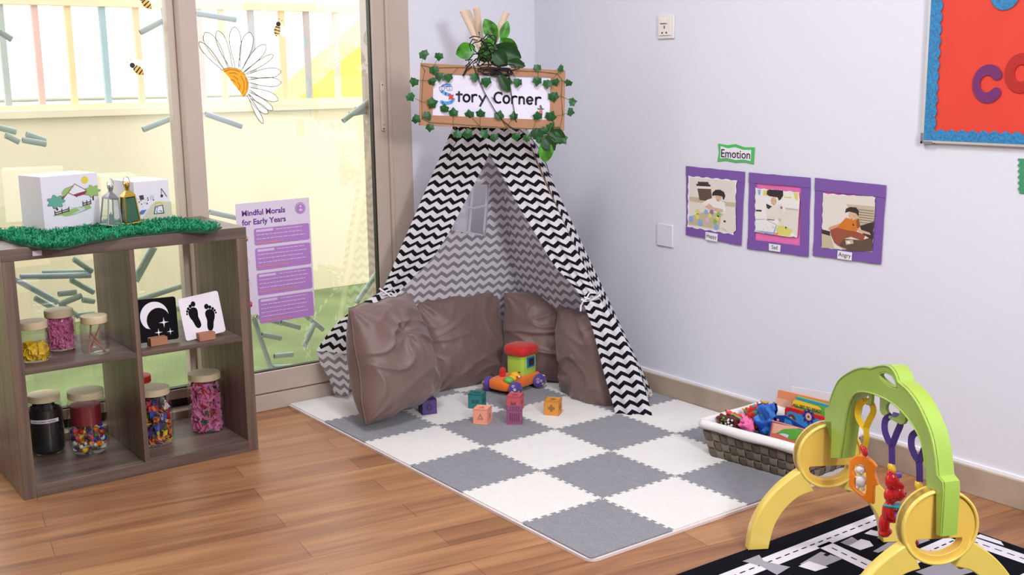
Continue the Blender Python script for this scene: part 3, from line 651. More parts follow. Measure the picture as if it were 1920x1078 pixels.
for i, (tip, base, wd) in enumerate(PET):
    tip = Vector(tip); base = Vector(base); d = tip-base; L_ = d.length; d.normalize(); q = Vector((-d.y, d.x)); P = []
    prof = [(0, .16), (.15, .22), (.35, .40), (.55, .49), (.72, .5), (.85, .43), (.94, .28), (1, .06)]
    for s, w_ in prof: P.append(base+d*L_*s+q*wd*w_)
    for s, w_ in prof[::-1]: P.append(base+d*L_*s-q*wd*w_)
    P = [G(*p) for p in P]; b.poly(P, .0001+.00012*i, 0, GM); ol.ribbon(P, .0022, .0002+.00012*i, 0, GM, False)
b.build('petals', petal, t, smooth=0); ol.build('outline', ink, t, smooth=0)
b = MB(); C0 = [(258, 442), (275, 432), (310, 427), (345, 430), (375, 445), (400, 472), (418, 505), (424, 545), (415, 580), (390, 612), (360, 570), (320, 520), (290, 475)]
b.poly([G(*p) for p in C0], .0024, 0, GM)
for l in ([(268, 452), (300, 440), (345, 442), (368, 455)], [(300, 462), (335, 460), (352, 470)], [(375, 480), (395, 520), (395, 560), (385, 590)], [(405, 490), (415, 530), (408, 570)], [(325, 480), (345, 492), (355, 505)], [(300, 505), (325, 505), (340, 520)], [(355, 520), (370, 545), (362, 565), (345, 570)]): b.ribbon([G(*p) for p in l], .0016, .0027, 1, GM)
b.ribbon([G(*p) for p in C0[:10]], .0016, .0027, 1, GM)
b.build('flower_centre', [dor, bdk], t, smooth=0)
def bee(px, py, ang, sc_, label, yy=.0735):
    q0 = on(1, yy, px, py); M = Matrix(((1, 0, 0, q0.x), (0, 0, -1, yy-.001), (0, 1, 0, q0.z), (0, 0, 0, 1))) @ rotm('Z', ang) @ Matrix.Scale(sc_, 4)
    t = thing('bee_sticker', label, 'window sticker', q0, 'bee stickers on the glass'); b = MB()
    b.disc((-.004, .022), .015, 0, 0, M, ry=.010, rot=.5); b.disc((.012, .026), .014, .00018, 0, M, ry=.009, rot=1.1); b.build('wings', mat('bee_wing', (252, 250, 248), .5, transl=.7), t, smooth=0)
    b = MB(); b.disc((-.0175, 0), .0088, .0005, 1, M)
    def prof(x): return .0062+.0065*math.sin(max(0, min(1, (x+.012)/.036))*math.pi)**.8
    n = 16
    for k in range(7):
        x0 = -.014+k*.0056; x1 = x0+.0056; P = []
        for i in range(5): x = x0+(x1-x0)*i/4; P.append((x+.001*math.cos(i), prof(x)))
        for i in range(5): x = x1-(x1-x0)*i/4; P.append((x, -prof(x)))
        b.poly(P, .0004, 0 if k % 2 == 0 else 1, M)
    b.poly([(.024, -.003), (.031, 0), (.024, .003)], .0004, 1, M)
    b.disc((-.033, .012), .0018, .0004, 1, M); b.disc((-.036, -.001), .0018, .0004, 1, M)
    b.build('bee_body', [bye, bdk], t, smooth=0)
bee(256, 129, -40, 1.05, 'bee sticker on the left pane, flying up left of the daisy')
bee(520, 54, -104, 1.0, 'bee sticker above the daisy on the right pane', GY)
bee(272, 4, -48, 1.05, 'bee sticker cut off by the top edge of the picture')
# ================================================================== things on the right wall
def Wl(x, y, dx=0): q = on(0, RXW-dx, x, y); return (-q.y, q.z)
WM = Matrix(((0, 0, -1, RXW), (-1, 0, 0, 0), (0, 1, 0, 0), (0, 0, 0, 1)))    # local x = -Y world, y = Z, z = into the room
def wshape(pxs): return [Wl(*p) for p in pxs]
def wob(P, n=6, a=.001, seed=0):
    R = random.Random(seed); out = []
    for i in range(len(P)):
        p, q = Vector(P[i]), Vector(P[(i+1) % len(P)])
        for k in range(n): out.append(tuple(p.lerp(q, k/n)+Vector((R.uniform(-a, a), R.uniform(-a, a)))*(1 if k else 0)))
    return out
def scal(P, m=9, a=.003):
    out = []
    for i in range(len(P)):
        p, q = Vector(P[i]), Vector(P[(i+1) % len(P)]); d = (q-p); nrm = Vector((d.y, -d.x)).normalized()
        for k in range(m*6): s = k/(m*6); out.append(tuple(p.lerp(q, s)+nrm*a*abs(math.sin(s*m*math.pi))))
    return out
# socket
t = thing('wall_socket', 'white square wall socket with a switch, high on the right wall', 'socket', (RXW, -.80, 1.37))
MB().box((RXW-.004, -.800, 1.413), (.008, .086, .086)).build('socket_plate', mat('socket_white', (226, 222, 222), .35), t, bevel=.003)
MB().box((RXW-.010, -.800, 1.413), (.005, .064, .062)).build('socket_face', mat('socket_cream', (232, 224, 216), .3), t, bevel=.0015)
MB().box((RXW-.0135, -.792, 1.434), (.004, .03, .015)).build('switch_rocker', mat('socket_cream', (232, 224, 216), .3), t, bevel=.0012)
b = MB(); b.box((RXW-.013, -.800, 1.412), (.002, .004, .011)); b.box((RXW-.013, -.789, 1.392), (.002, .006, .006)); b.box((RXW-.013, -.811, 1.392), (.002, .006, .006)); b.box((RXW-.0132, -.797, 1.4245), (.002, .034, .0018)); b.build('pin_holes', mat('socket_dark', (60, 56, 56), .5), t)
t = thing('blank_wall_plate', 'blank white wall plate low on the wall left of the happy picture', 'wall plate', (RXW, -.81, .595))
MB().box((RXW-.004, -.810, .638), (.008, .086, .086)).build('plate', mat('plate_white', (222, 218, 226), .45), t, bevel=.003)
# emotion sign
gfo = mat('foam_green', (78, 182, 92), .6); paper = mat('paper_white', (232, 228, 236), .55)
t = thing('emotion_sign', 'small white sign reading Emotion with a wavy green border', 'sign', (RXW, -1.1, .95))
gs = [(1347, 269), (1365, 272), (1380, 270), (1397, 276), (1416, 276), (1414, 308), (1398, 304), (1380, 305), (1362, 301), (1346, 303), (1349, 286)]
MB().curve([wshape(gs)], .003, .0008, WM @ T(0, 0, .002)).build('foam_border', gfo, t)
gi = [(1353, 274), (1366, 278), (1380, 276), (1395, 281), (1410, 281), (1409, 302), (1396, 299), (1380, 300), (1364, 296), (1352, 297)]
MB().curve([wshape(gi)], .001, 0, WM @ T(0, 0, .0044)).build('sign_paper', paper, t)
c = Wl(1381, 295); MB().text('Emotion', .041, WM @ T(c[0]-.001, c[1]-.002, .0054), 0, 'CENTER', .0004).build('lettering', BLACK, t, smooth=0)
# three pictures
pfo = mat('foam_purple', (120, 82, 160), .6, bump=.05, bscale=60); pink = mat('foam_pink', (226, 112, 172), .6)
skin = mat('print_skin', (214, 172, 144), .5); hair = mat('print_hair', (48, 36, 34), .5)
pm = [mat('print_wall', (222, 214, 204), .4), skin, hair, mat('print_dark', (58, 46, 42), .4), mat('print_sand', (196, 180, 152), .4), mat('print_white', (232, 228, 222), .4), mat('print_orange', (206, 118, 36), .4), mat('print_rust', (150, 80, 58), .4),
      mat('print_blue', (134, 170, 216), .4), mat('print_yellow', (214, 208, 110), .4), mat('print_green', (130, 182, 96), .4), mat('print_pink', (214, 184, 200), .4), mat('print_mauve', (150, 110, 150), .4), mat('print_brown', (96, 74, 62), .4), mat('print_lip', (160, 90, 80), .4), mat('print_redshade', (214, 150, 120), .4)]
def picture(outer, strips, pinkq, photo, name, capq, capt, label, zo, draw):
    """outer: 4 px corners TL TR BR BL ; zo: (ox, oy, scale) of the study crop used for photo details"""
    q = on(0, RXW, *outer[3]); t = thing('framed_photo', label, 'picture', (RXW, q.y-.13, q.z-.02), 'emotion pictures on the right wall')
    TL, TR, BR, BL = [Vector(Wl(*p)) for p in outer]
    def bil(u, v): return tuple(TL.lerp(TR, u).lerp(BL.lerp(BR, u), v))
    MB().curve([wob([bil(.06, .05), bil(.94, .05), bil(.94, .95), bil(.06, .95)], 3, 0)], .001, 0, WM @ T(0, 0, .001)).build('backing_sheet', pink, t)
    L, Tt, Rr, Bt = strips
    segs = [((0, 0), (L, 0), (L, 1), (0, 1)), ((1-Rr, 0), (1, 0), (1, 1), (1-Rr, 1)), ((0, 0), (1, 0), (1, Tt), (0, Tt)), ((0, 1-Bt), (1, 1-Bt), (1, 1), (0, 1))]
    for k, s in enumerate(segs): MB().curve([wob([bil(*p) for p in s], 7, .0011, k+len(name))], .0022, .0006, WM @ T(0, 0, .0035 if k < 2 else .0052)).build('frame_strip', pfo, t)
    ox, oy, sc_ = zo
    def Z_(u, v): return Wl(ox+u*sc_, oy+v*sc_)
    ph = [Z_(*p) for p in photo]; out = []
    for i in range(len(ph)):
        p, q2 = Vector(ph[i]), Vector(ph[(i+1) % len(ph)]); d = q2-p; nr = Vector((d.y, -d.x)).normalized()
        for k in range(18): s = k/18; out.append(tuple(p.lerp(q2, s)-nr*.0022*math.cos(s*math.pi*10)))
    MB().curve([out], .0008, 0, WM @ T(0, 0, .0072)).build('photo_paper', paper, t, smooth=0)
    b = MB(); draw(b, Z_, lambda pts, m, z=0: b.curve([[Z_(*p) for p in pts]], 0, 0, WM @ T(0, 0, .0078+z*.00012), m), lambda c, r, m, z=0, ry=None, rot=0: b.disc(Z_(*c), r, .0078+z*.00012, m, WM, ry=ry, rot=rot))
    b.build('photo_print', pm, t, smooth=0)
    cq = [Wl(*p) for p in capq]; MB().curve([cq], .0008, 0, WM @ T(0, 0, .0088)).build('caption_card', paper, t, smooth=0)
    cc = sum((Vector(p) for p in cq), Vector((0, 0)))/4; d = (Vector(cq[1])-Vector(cq[0])); a_ = math.degrees(math.atan2(d.y, d.x))
    MB().text(capt, .0195, WM @ T(cc.x, cc.y-.005, .0096) @ rotm('Z', a_), 0, 'CENTER', .0001).build('caption_lettering', BLACK, t, smooth=0)
s1 = 130/904
def d1(b, Z_, P, D):
    P([(112, 190), (700, 240), (715, 880), (665, 920), (100, 820)], 0)
    P([(105, 440), (230, 450), (520, 500), (715, 520), (715, 580), (560, 560), (105, 500)], 4, 1)
    P([(215, 245), (355, 250), (360, 280), (382, 285), (385, 310), (200, 300), (198, 272), (222, 272)], 3, 2); P([(205, 308), (392, 320), (390, 335), (205, 325)], 5, 2); P([(212, 335), (390, 342), (402, 470), (360, 500), (240, 485)], 13, 2)
    P([(100, 700), (300, 640), (540, 660), (520, 830), (500, 870), (95, 800)], 4, 2)
    P([(270, 530), (340, 480), (420, 455), (520, 500), (570, 520), (585, 660), (545, 660), (400, 600), (330, 570)], 5, 3)
    P([(310, 570), (370, 530), (420, 580), (545, 605), (550, 645), (480, 640), (360, 605)], 1, 4)
    D((487, 455), .0125, 1, 5, .0135); P([(403, 430), (412, 385), (450, 352), (510, 350), (560, 380), (578, 430), (560, 480), (545, 475), (540, 440), (480, 425), (430, 425)], 2, 6)
    D((463, 437), .0015, 3, 7); D((520, 445), .0015, 3, 7); D((478, 488), .0035, 14, 7, .0017); D((492, 465), .0016, 15, 7)
    for c, r, m in (((215, 638), .010, 9), ((325, 640), .009, 8), ((400, 640), .009, 12), ((490, 672), .0095, 10), ((215, 700), .0105, 9), ((132, 732), .011, 8), ((380, 695), .0095, 9), ((475, 722), .0105, 9), ((345, 742), .0105, 11), ((440, 765), .0095, 10), ((250, 782), .012, 8), ((455, 838), .0105, 8)): D(c, r, m, 8)
    D((568, 762), .006, 3, 4, .004); P([(520, 690), (715, 690), (700, 870), (500, 860)], 0, 3); P([(525, 840), (600, 880), (590, 895), (530, 870)], 11, 4)
picture([(1288, 311), (1398, 322), (1391, 460), (1288, 440)], (.13, .14, .15, .15), None, [(92, 172), (722, 228), (680, 935), (82, 835)], 'h', [(1326, 434), (1349, 438), (1348, 453), (1326, 449)], 'Happy', 'purple framed photo of a smiling toddler with pastel balls, captioned Happy', (1280, 305, s1), d1)
s2 = 130/849
def d2(b, Z_, P, D):
    P([(130, 215), (655, 265), (668, 350), (640, 800), (540, 810), (125, 745)], 5)
    P([(155, 230), (190, 232), (185, 300), (160, 290)], 8, 1); P([(222, 238), (270, 240), (265, 305), (222, 300)], 9, 1); P([(590, 265), (650, 270), (645, 370), (610, 340)], 9, 1); P([(470, 315), (570, 320), (560, 335), (480, 330)], 9, 1)
    P([(490, 450), (650, 470), (640, 620), (520, 560)], 4, 1); P([(495, 470), (660, 490), (640, 800), (400, 640)], 0, 2)
    P([(255, 400), (330, 430), (440, 400), (465, 460), (455, 590), (270, 600)], 0, 3); P([(258, 400), (330, 435), (290, 470), (265, 450)], 3, 4); D((445, 450), .005, 12, 4); P([(272, 590), (360, 598), (360, 606), (272, 600)], 3, 4)
    D((350, 370), .0125, 1, 5, .0135); P([(265, 290), (272, 240), (300, 228), (465, 240), (468, 300), (440, 345), (415, 365), (400, 325), (300, 310)], 2, 6); D((330, 360), .0028, 3, 7, .0006); D((375, 368), .0028, 3, 7, .0006); D((352, 410), .0022, 14, 7, .001)
    D((425, 602), .0055, 1, 5); P([(132, 475), (203, 478), (200, 500), (132, 495)], 3, 2)
    P([(125, 590), (250, 590), (390, 660), (360, 760), (320, 780), (125, 735)], 8, 3); P([(132, 600), (250, 596), (380, 662), (345, 752), (128, 728)], 5, 4)
    P([(400, 660), (520, 690), (580, 730), (540, 800), (400, 780), (380, 730)], 9, 4); P([(330, 760), (410, 755), (400, 790), (350, 780)], 15, 5); D((500, 695), .0035, 13, 6, .004)
    R = random.Random(5)
    for i in range(16): D((R.uniform(140, 360), R.uniform(560, 740)), .0016, R.choice([8, 3, 12]), 6, .0008)
picture([(1406, 323), (1521, 333), (1517, 481), (1403, 466)], (.13, .13, .14, .13), None, [(125, 212), (655, 262), (630, 812), (118, 745)], 's', [(1445, 456), (1467, 459), (1466, 472), (1445, 469)], 'Sad', 'purple and pink framed photo of a toddler looking down, captioned Sad', (1400, 320, s2), d2)
s3 = 150/951
def d3(b, Z_, P, D):
    P([(165, 220), (765, 240), (785, 320), (745, 900), (155, 850)], 0); P([(440, 330), (775, 360), (770, 540), (600, 600)], 4, 1)
    for k in range(6):
        pts = [(590+i*12, 390+k*30+(10 if i % 2 else 0)+i*1.5) for i in range(16)]; b.ribbon([Z_(*p) for p in pts], .0014, .0078+.0003, 3, WM, False)
    P([(600, 590), (770, 540), (755, 760), (640, 690)], 3, 3); P([(150, 650), (250, 690), (300, 860), (150, 850)], 4, 2); P([(400, 740), (620, 760), (760, 720), (745, 895), (460, 885), (330, 820)], 13, 2)
    P([(150, 630), (250, 655), (250, 710), (150, 680)], 3, 3)
    P([(250, 640), (330, 610), (450, 640), (570, 660), (670, 700), (640, 770), (500, 720), (420, 740), (350, 830), (300, 790), (260, 700)], 7, 4)
    P([(330, 610), (440, 490), (520, 520), (590, 500), (610, 600), (560, 660), (450, 640)], 6, 5); P([(590, 500), (610, 590), (570, 620), (560, 530)], 7, 6)
    P([(250, 600), (430, 540), (420, 580), (240, 640), (225, 625)], 15, 4); P([(570, 620), (720, 670), (735, 700), (600, 665)], 1, 6)
    D((510, 465), .0125, 1, 6, .0135); P([(428, 435), (440, 385), (490, 365), (560, 370), (592, 410), (590, 480), (560, 440), (480, 420), (440, 430)], 2, 7); D((480, 470), .0018, 3, 8, .0008); D((540, 475), .0018, 3, 8, .0008); D((508, 505), .003, 14, 8, .0012); P([(508, 520), (515, 560), (545, 580), (520, 590)], 3, 7)
    P([(430, 760), (520, 755), (530, 800), (440, 815)], 4, 6); P([(340, 820), (400, 850), (455, 865), (400, 870)], 4, 5); D((470, 785), .007, 5, 7, .004)
picture([(1530, 333), (1663, 347), (1653, 495), (1526, 479)], (.13, .16, .17, .16), None, [(165, 205), (780, 250), (745, 895), (150, 850)], 'a', [(1574, 469), (1601, 473), (1600, 488), (1573, 484)], 'Angry', 'purple framed photo of a toddler in orange sitting by chevron cloth, captioned Angry', (1520, 330, s3), d3)
# bulletin board
t = thing('bulletin_board', 'red notice board with a glittery blue scalloped border, top right', 'notice board', (RXW, -2.3, 1.04))
red = mat('board_red', (222, 62, 44), .6); blue = mat('glitter_blue', (44, 124, 176), .45, var=.35, vscale=160); 
MB().bb((RXW-.014, -2.95, 1.045), (RXW, -1.905, 2.0)).build('board_panel', red, t)
b = MB(); b.bb((RXW-.017, -1.9065, 1.04), (RXW, -1.899, 2.0)); b.bb((RXW-.017, -2.95, 1.034), (RXW, -1.9, 1.041)); b.build('metal_frame', mat('board_alu', (206, 204, 204), .35, metal=.6), t)
b = MB(); b.bb((RXW-.019, -1.935, 1.031), (RXW, -1.8975, 1.038)); b.bb((RXW-.019, -1.903, 1.031), (RXW, -1.8965, 1.062)); b.build('corner_cap', mat('cap_grey', (120, 124, 138), .4), t)
LP = [(1.906, 2.0), (1.906, 1.041)]; y = 1.041
P = [(1.906, 2.0), (1.906, 1.041), (2.95, 1.041), (2.95, 1.072)]; x = 2.95
while x > 1.95: 
    x -= .0335
    for i in range(7): P.append((x+.0335*(1-i/6), 1.066+.009*math.sin(math.pi*i/6)))
z_ = 1.075
while z_ < 1.98:
    for i in range(7): P.append((1.9385+.0065*math.sin(math.pi*i/6), z_+.0335*i/6))
    z_ += .0335
P.append((1.938, 2.0))
MB().curve([P], .003, .0006, WM @ T(0, 0, .0165)).build('scalloped_border', blue, t)
def fat_arc(c, r, a0, a1, wd, n=36):
    o_ = []; i_ = []
    for k in range(n+1):
        a = math.radians(a0+(a1-a0)*k/n); w_ = wd*(1-.12*math.cos((k/n-.5)*6)); o_.append((c[0]+(r+w_/2)*math.cos(a), c[1]+(r+w_/2)*math.sin(a)*1.12)); i_.append((c[0]+(r-w_/2)*math.cos(a), c[1]+(r-w_/2)*math.sin(a)*1.12))
    e1 = [(c[0]+r*math.cos(math.radians(a1))+wd*.56*math.cos(q), c[1]+r*math.sin(math.radians(a1))*1.12+wd*.56*math.sin(q)) for q in [math.radians(a1+30*k) for k in range(1, 6)]]
    e0 = [(c[0]+r*math.cos(math.radians(a0))+wd*.56*math.cos(q), c[1]+r*math.sin(math.radians(a0))*1.12+wd*.56*math.sin(q)) for q in [math.radians(a0-180+30*k) for k in range(1, 6)]]
    return o_+e1+i_[::-1]+e0
c = Wl(1858, 157); pl_ = mat('letter_purple', (112, 34, 100), .5, var=.1, vscale=200)
tag(MB().curve([fat_arc(c, .0345, 38, 322, .026)], .003, .0006, WM @ T(0, 0, .0165)).build('cutout_letter', pl_), 'purple glitter foam letter C pinned to the red notice board', 'letter')
c = Wl(1921, 137)
ring = lambda r: [(c[0]+r*math.cos(i*math.pi/20), c[1]+r*1.15*math.sin(i*math.pi/20)) for i in range(40)]
tag(MB().curve([ring(.047), ring(.020)], .003, .0006, WM @ T(0, 0, .0165)).build('cutout_letter', mat('letter_red', (176, 30, 24), .5, var=.1, vscale=200)), 'dark red glitter foam letter O, half out of frame at the right edge', 'letter')
c = Wl(1891, -10)
tag(MB().curve([[(c[0]+.042*math.cos(i*math.pi/20), c[1]+.042*math.sin(i*math.pi/20)) for i in range(40)]], .003, .0006, WM @ T(0, 0, .0165)).build('foam_circle', blue), 'blue glitter foam circle cut off by the top of the picture on the red board', 'foam shape')
P = []
for i in range(40): yy = 362-65*i/39; P.append(Wl(1911.5+1.8*math.sin(i*.95), yy))
P += [Wl(1975, 300), Wl(1975, 368)]
tag(MB().curve([P], .003, .0006, WM @ T(0, 0, .0025)).build('green_foam_label', mat('label_green', (62, 144, 102), .6)), 'green scalloped foam label at the right edge of the picture below the notice board', 'label')
# ================================================================== tent
chev = chevron('chevron_cloth'); stickm = mat('tent_pole_wood', (222, 196, 172), .6, var=.06, vscale=20); ribw = mat('white_ribbon', (232, 228, 236), .7); cordm = mat('black_cord', (16, 15, 18), .7)
AP = on(1, -.36, 912, 100)
FL = Vector((.215, -.045, .0)); CO = Vector((1.10, -.075, .0)); R2 = Vector((1.155, -.80, .0)); FR = Vector((.992, -.925, .012))
tent = thing('teepee_tent', 'black and white chevron teepee play tent standing in the room corner', 'tent', (.75, -.4, 0))
for F_, off in ((FL, (.012, .0)), (CO, (-.006, .016)), (R2, (-.014, 0)), (FR, (.0, .006))):
    F_ = Vector((F_.x, F_.y, .0115)); p = AP+Vector((off[0], off[1], 0)); d = (p-F_).normalized(); MB().tube([F_, p+d*(.175 if F_.x > .5 else .165)], .0125, 10).build('tent_pole', stickm, tent, smooth=60)
def pole(F_, t): return AP.lerp(F_, t)
FN = (FL-AP).cross(FR-AP).normalized()
if FN.dot(CC-AP) < 0: FN = -FN
def panel(name, A_, B_, t0, t1, nr=60, nc=40, sag=.02, hole=None, off=Vector(), uoff=0, seed=0, lift=-.014, wrap=0):
    n = (A_-AP).cross(B_-AP).normalized()
    if n.dot(CC-AP) < 0: n = -n      # towards the camera = inside of the tent
    rows = []; uv = []
    for i in range(nr+1):
        t = t0+(t1-t0)*i/nr; a = pole(A_, t)-n*lift; c = pole(B_, t)-n*lift; a = a+(a-c).normalized()*wrap; L_ = (c-a).length; r = []; ur = []
        for j in range(nc+1):
            s = j/nc; p = a.lerp(c, s); k = math.sin(math.pi*s)
            nz = noise.noise(Vector((s*3+seed, t*2.2, seed*1.7)))*.022*k*t+noise.noise(Vector((s*9+seed, t*5, 3)))*.007*k
            p = p+n*(k*sag*t*.5+nz)+off
            if p.y > -.012: p.y = -.012
            r.append(p); ur.append(((s-.5)*L_+uoff+.006*noise.noise(Vector((s*5, t*6, 1))), -(t*1.38)))
        rows.append(r); uv.append(ur)
    b = MB(); b.grid(rows, uv, skip=hole, flip=False); o = b.build(name, chev, tent, smooth=80)
    # make the printed side face outwards
    me = o.data; c = Vector((.78, -.38, .4)); p = me.polygons[len(me.polygons)//2]
    if (WP[o.name]+p.center-c).dot(p.normal) < 0: me.flip_normals()
    return rows, n
wp = [onp(x, y, AP, (FL-AP).cross(CO-AP)) for x, y in ((866, 338), (914, 343), (906, 441), (843, 431))]
# window hole tested in panel space
nr, nc = 110, 110
def hole(i, j):
    t = .10+(.965-.10)*(i+.5)/nr; s = (j+.5)/nc; p = pole(FL, t).lerp(pole(CO, t), s)
    n = (FL-AP).cross(CO-AP).normalized(); ux = (CO-FL).normalized(); uy = n.cross(ux)
    q = [((w_-AP).dot(ux), (w_-AP).dot(uy)) for w_ in wp]; return inside(((p-AP).dot(ux), (p-AP).dot(uy)), q)
rows, nn = panel('back_panel', FL, CO, .10, .965, nr, nc, hole=hole)
panel('side_panel', CO, R2, .10, .975, 60, 40, seed=4)
panel('outer_side_strip', R2, FR, .12, .985, 50, 14, sag=.0, seed=8, lift=-.016, wrap=.016)
b = MB(); loop = []
for k in range(4):
    for q in range(8): loop.append(wp[k].lerp(wp[(k+1) % 4], q/8)+nn*.004)
b.tube(loop, .0055, 6, closed=True)
mid = lambda a, c, t=.5: a.lerp(c, t)+nn*.006
b.tube([mid(wp[0], wp[1], .42), mid(wp[3], wp[2], .55)], .0048, 6); b.tube([mid(wp[0], wp[3], .48), mid(mid(wp[0], wp[3], .5), mid(wp[1], wp[2], .45), .5)-Vector((0, 0, .006)), mid(wp[1], wp[2], .42)], .0048, 6)
b.build('window_frame', mat('window_binding', (214, 210, 220), .7), tent)
# front flaps
def flap(name, prof, n=46, nc=26, amp=.006, folds=3.0, plane=None, uvk=1.0, inner_flip=False, seed=0, off=.024):
    """prof: rows of (left point, right point)"""
    rows = []; uv = []; L = 0; m = len(prof); prev = None; W0 = None
    for i in range(n+1):
        f = i/n*(m-1); k = min(int(f), m-2); t = f-k
        def cat(idx):
            p = [Vector(prof[max(0, min(m-1, k+q))][idx]) for q in (-1, 0, 1, 2)]
            return .5*((2*p[1])+(-p[0]+p[2])*t+(2*p[0]-5*p[1]+4*p[2]-p[3])*t*t+(-p[0]+3*p[1]-3*p[2]+p[3])*t**3)
        a, c = cat(0), cat(1); md = a.lerp(c, .5)
        if prev is not None: L += (md-prev).length
        prev = md; wd = (c-a).length; r = []; ur = []
        for j in range(nc+1):
            s = j/nc; fold = amp*math.sin(s*math.pi*2*folds+seed)*math.sin(math.pi*s)*min(1, .25+i/n)
            r.append(a.lerp(c, s)+FN*(off+fold)); ur.append(((s-.5)*wd*uvk+seed*.01, -L))
        rows.append(r); uv.append(ur)
    b = MB(); b.grid(rows, uv, flip=False); o = b.build(name, chev, tent, smooth=80); me = o.data
    p = me.polygons[len(me.polygons)//2]
    s_ = p.normal.dot(FN)
    if (s_ < 0) != inner_flip: me.flip_normals()
    return o
def fp(x, y): return onp(x, y, AP, FN)
def LP_(y): x = 912+(634-912)*(y-100)/645; return fp(x, y)
Lrows = [(LP_(150), fp(915, 150)), (LP_(240), fp(919, 240)), (LP_(285), fp(920, 285)), (LP_(330), fp(900, 330)), (LP_(380), fp(874, 380)), (LP_(430), fp(848, 430)), (LP_(480), fp(816, 480)), (LP_(520), fp(778, 520)), (LP_(545), fp(748, 550))]
flap('front_flap', Lrows, 60, 30, amp=.006, seed=0)
def RP_(y): x = 912+(1215-912)*(y-100)/675; return fp(x+13, y)
Rrows = [(fp(915, 150), RP_(150)), (fp(920, 240), RP_(240)), (fp(920, 285), fp(1000, 285)), (fp(950, 340), fp(1022, 340)), (fp(977, 390), fp(1046, 390)), (fp(1007, 440), fp(1069, 440)), (fp(1040, 495), fp(1094, 495)), (fp(1076, 535), fp(1113, 535)), (fp(1097, 565), fp(1127, 560))]
flap('front_flap', Rrows, 60, 30, amp=.006, seed=1.5)
R3 = [(fp(1097, 565), fp(1127, 560)), (fp(1112, 605), fp(1158, 600)), (fp(1124, 650), fp(1181, 645)), (fp(1137, 700), fp(1202, 695)), (fp(1150, 745), fp(1216, 740)), (fp(1160, 783), fp(1227, 781))]
flap('flap_tail', R3, 40, 30, amp=.010, folds=2.2, seed=2.5, off=.052)
def lo(x, y, yy): return on(1, yy, x, y)
L3 = [(lo(716, 546, -.135), lo(748, 556, -.19)), (lo(680, 567, -.10), lo(718, 582, -.19)), (lo(645, 594, -.075), lo(692, 603, -.18)), (lo(615, 625, -.055), lo(664, 632, -.17)), (lo(593, 658, -.045), lo(655, 664, -.16))]
flap('flap_tail', L3, 40, 24, amp=.008, folds=1.6, seed=.7, off=0)
L4 = [(lo(593, 658, -.045), lo(655, 660, -.15)), (lo(601, 684, -.045), lo(656, 690, -.15)), (lo(615, 708, -.05), lo(655, 716, -.14)), (lo(627, 741, -.05), lo(652, 741, -.13))]
flap('flap_lining', L4, 24, 14, amp=.006, folds=1.2, seed=.2, off=-.004, inner_flip=True)
def tie(pts_list, r=.0038):
    b = MB()
    for pts in pts_list: b.tube(pts, r, 6)
    b.build('ribbon_tie', ribw, tent)
tie([[fp(x, y)+FN*.03 for x, y in pts] for pts in ([(722, 552), (738, 548), (752, 560)], [(716, 540), (735, 553), (757, 570)], [(757, 546), (742, 556), (724, 570)], [(728, 545), (740, 540), (748, 548), (738, 556)])])
tie([[fp(x, y)+FN*.035 for x, y in pts] for pts in ([(1092, 560), (1105, 566), (1128, 552)], [(1098, 562), (1092, 572), (1091, 582)], [(1106, 566), (1112, 576), (1108, 560), (1098, 556)], [(1100, 562), (1108, 548), (1124, 549), (1110, 562)], [(1104, 565), (1114, 575), (1112, 562)])])
# ------------------------------------------------------------------ sign
SC = Vector((.60, -.545, 0)); SN = Vector((CC.x-SC.x, CC.y-SC.y, 0)).normalized()
def sp(x, y, d=0): return onp(x, y, SC+SN*d, SN)
def smat(): return frame(sp(923, 182), Vector((-SN.y, SN.x, 0)) if Vector((-SN.y, SN.x, 0)).dot(CR @ Vector((1, 0, 0))) > 0 else Vector((SN.y, -SN.x, 0)), (0, 0, 1))
SM = smat(); SMI = SM.inverted()
def s2_(x, y): q = SMI @ sp(x, y); return (q.x, q.y)
cardb = mat('cardboard', (176, 128, 98), .8, var=.05, vscale=6)
sg = thing('story_corner_sign', 'cardboard framed white sign reading Story Corner hung on the front of the teepee', 'sign', sp(923, 240))
oc = [(788, 118), (1060, 132), (1058, 245), (785, 235)]; ic = [(813, 138), (1033, 145), (1031, 225), (811, 216)]
MB().curve([[s2_(*p) for p in oc], [s2_(*p) for p in ic]], .006, .001, SM).build('cardboard_frame', cardb, sg)
MB().curve([[s2_(*p) for p in [(805, 132), (1040, 140), (1038, 230), (803, 222)]]], .002, 0, SM @ T(0, 0, -.0028)).build('sign_paper', mat('sign_paper', (226, 222, 238), .5), sg, smooth=0)
b = MB(); zo = lambda u, v: s2_(800+u*.125, 140+v*.125)
def st(pts, wd=.0074): b.ribbon([zo(*p) for p in pts], wd, 0, 0, SM @ T(0, 0, -.001))
def arcp(cx, cy, rx, ry, a0, a1, n=22): return [(cx+rx*math.cos(math.radians(a0+(a1-a0)*i/n)), cy-ry*math.sin(math.radians(a0+(a1-a0)*i/n))) for i in range(n+1)]
st([(485, 260), (485, 398)]); st([(448, 296), (528, 296)])
st(arcp(598, 352, 46, 52, 0, 360, 30))
st([(683, 305), (685, 405)]); st(arcp(728, 350, 44, 48, 168, 62))
st([(790, 320), (838, 402)]); st([(882, 318), (838, 402), (802, 468)])
SI = mat('sign_ink', (44, 38, 54), .6); b.build('word_lettering', SI, sg, smooth=0); b = MB()
st(arcp(1078, 345, 62, 76, 62, 298))
st([(1120, 268), (1128, 296)], .0056)
st(arcp(1196, 372, 44, 54, 0, 360, 30))
st([(1282, 330), (1282, 428)]); st(arcp(1326, 372, 44, 46, 168, 58))
st([(1392, 335), (1390, 434)]); st(arcp(1426, 378, 35, 42, 178, 20)+[(1462, 436)])
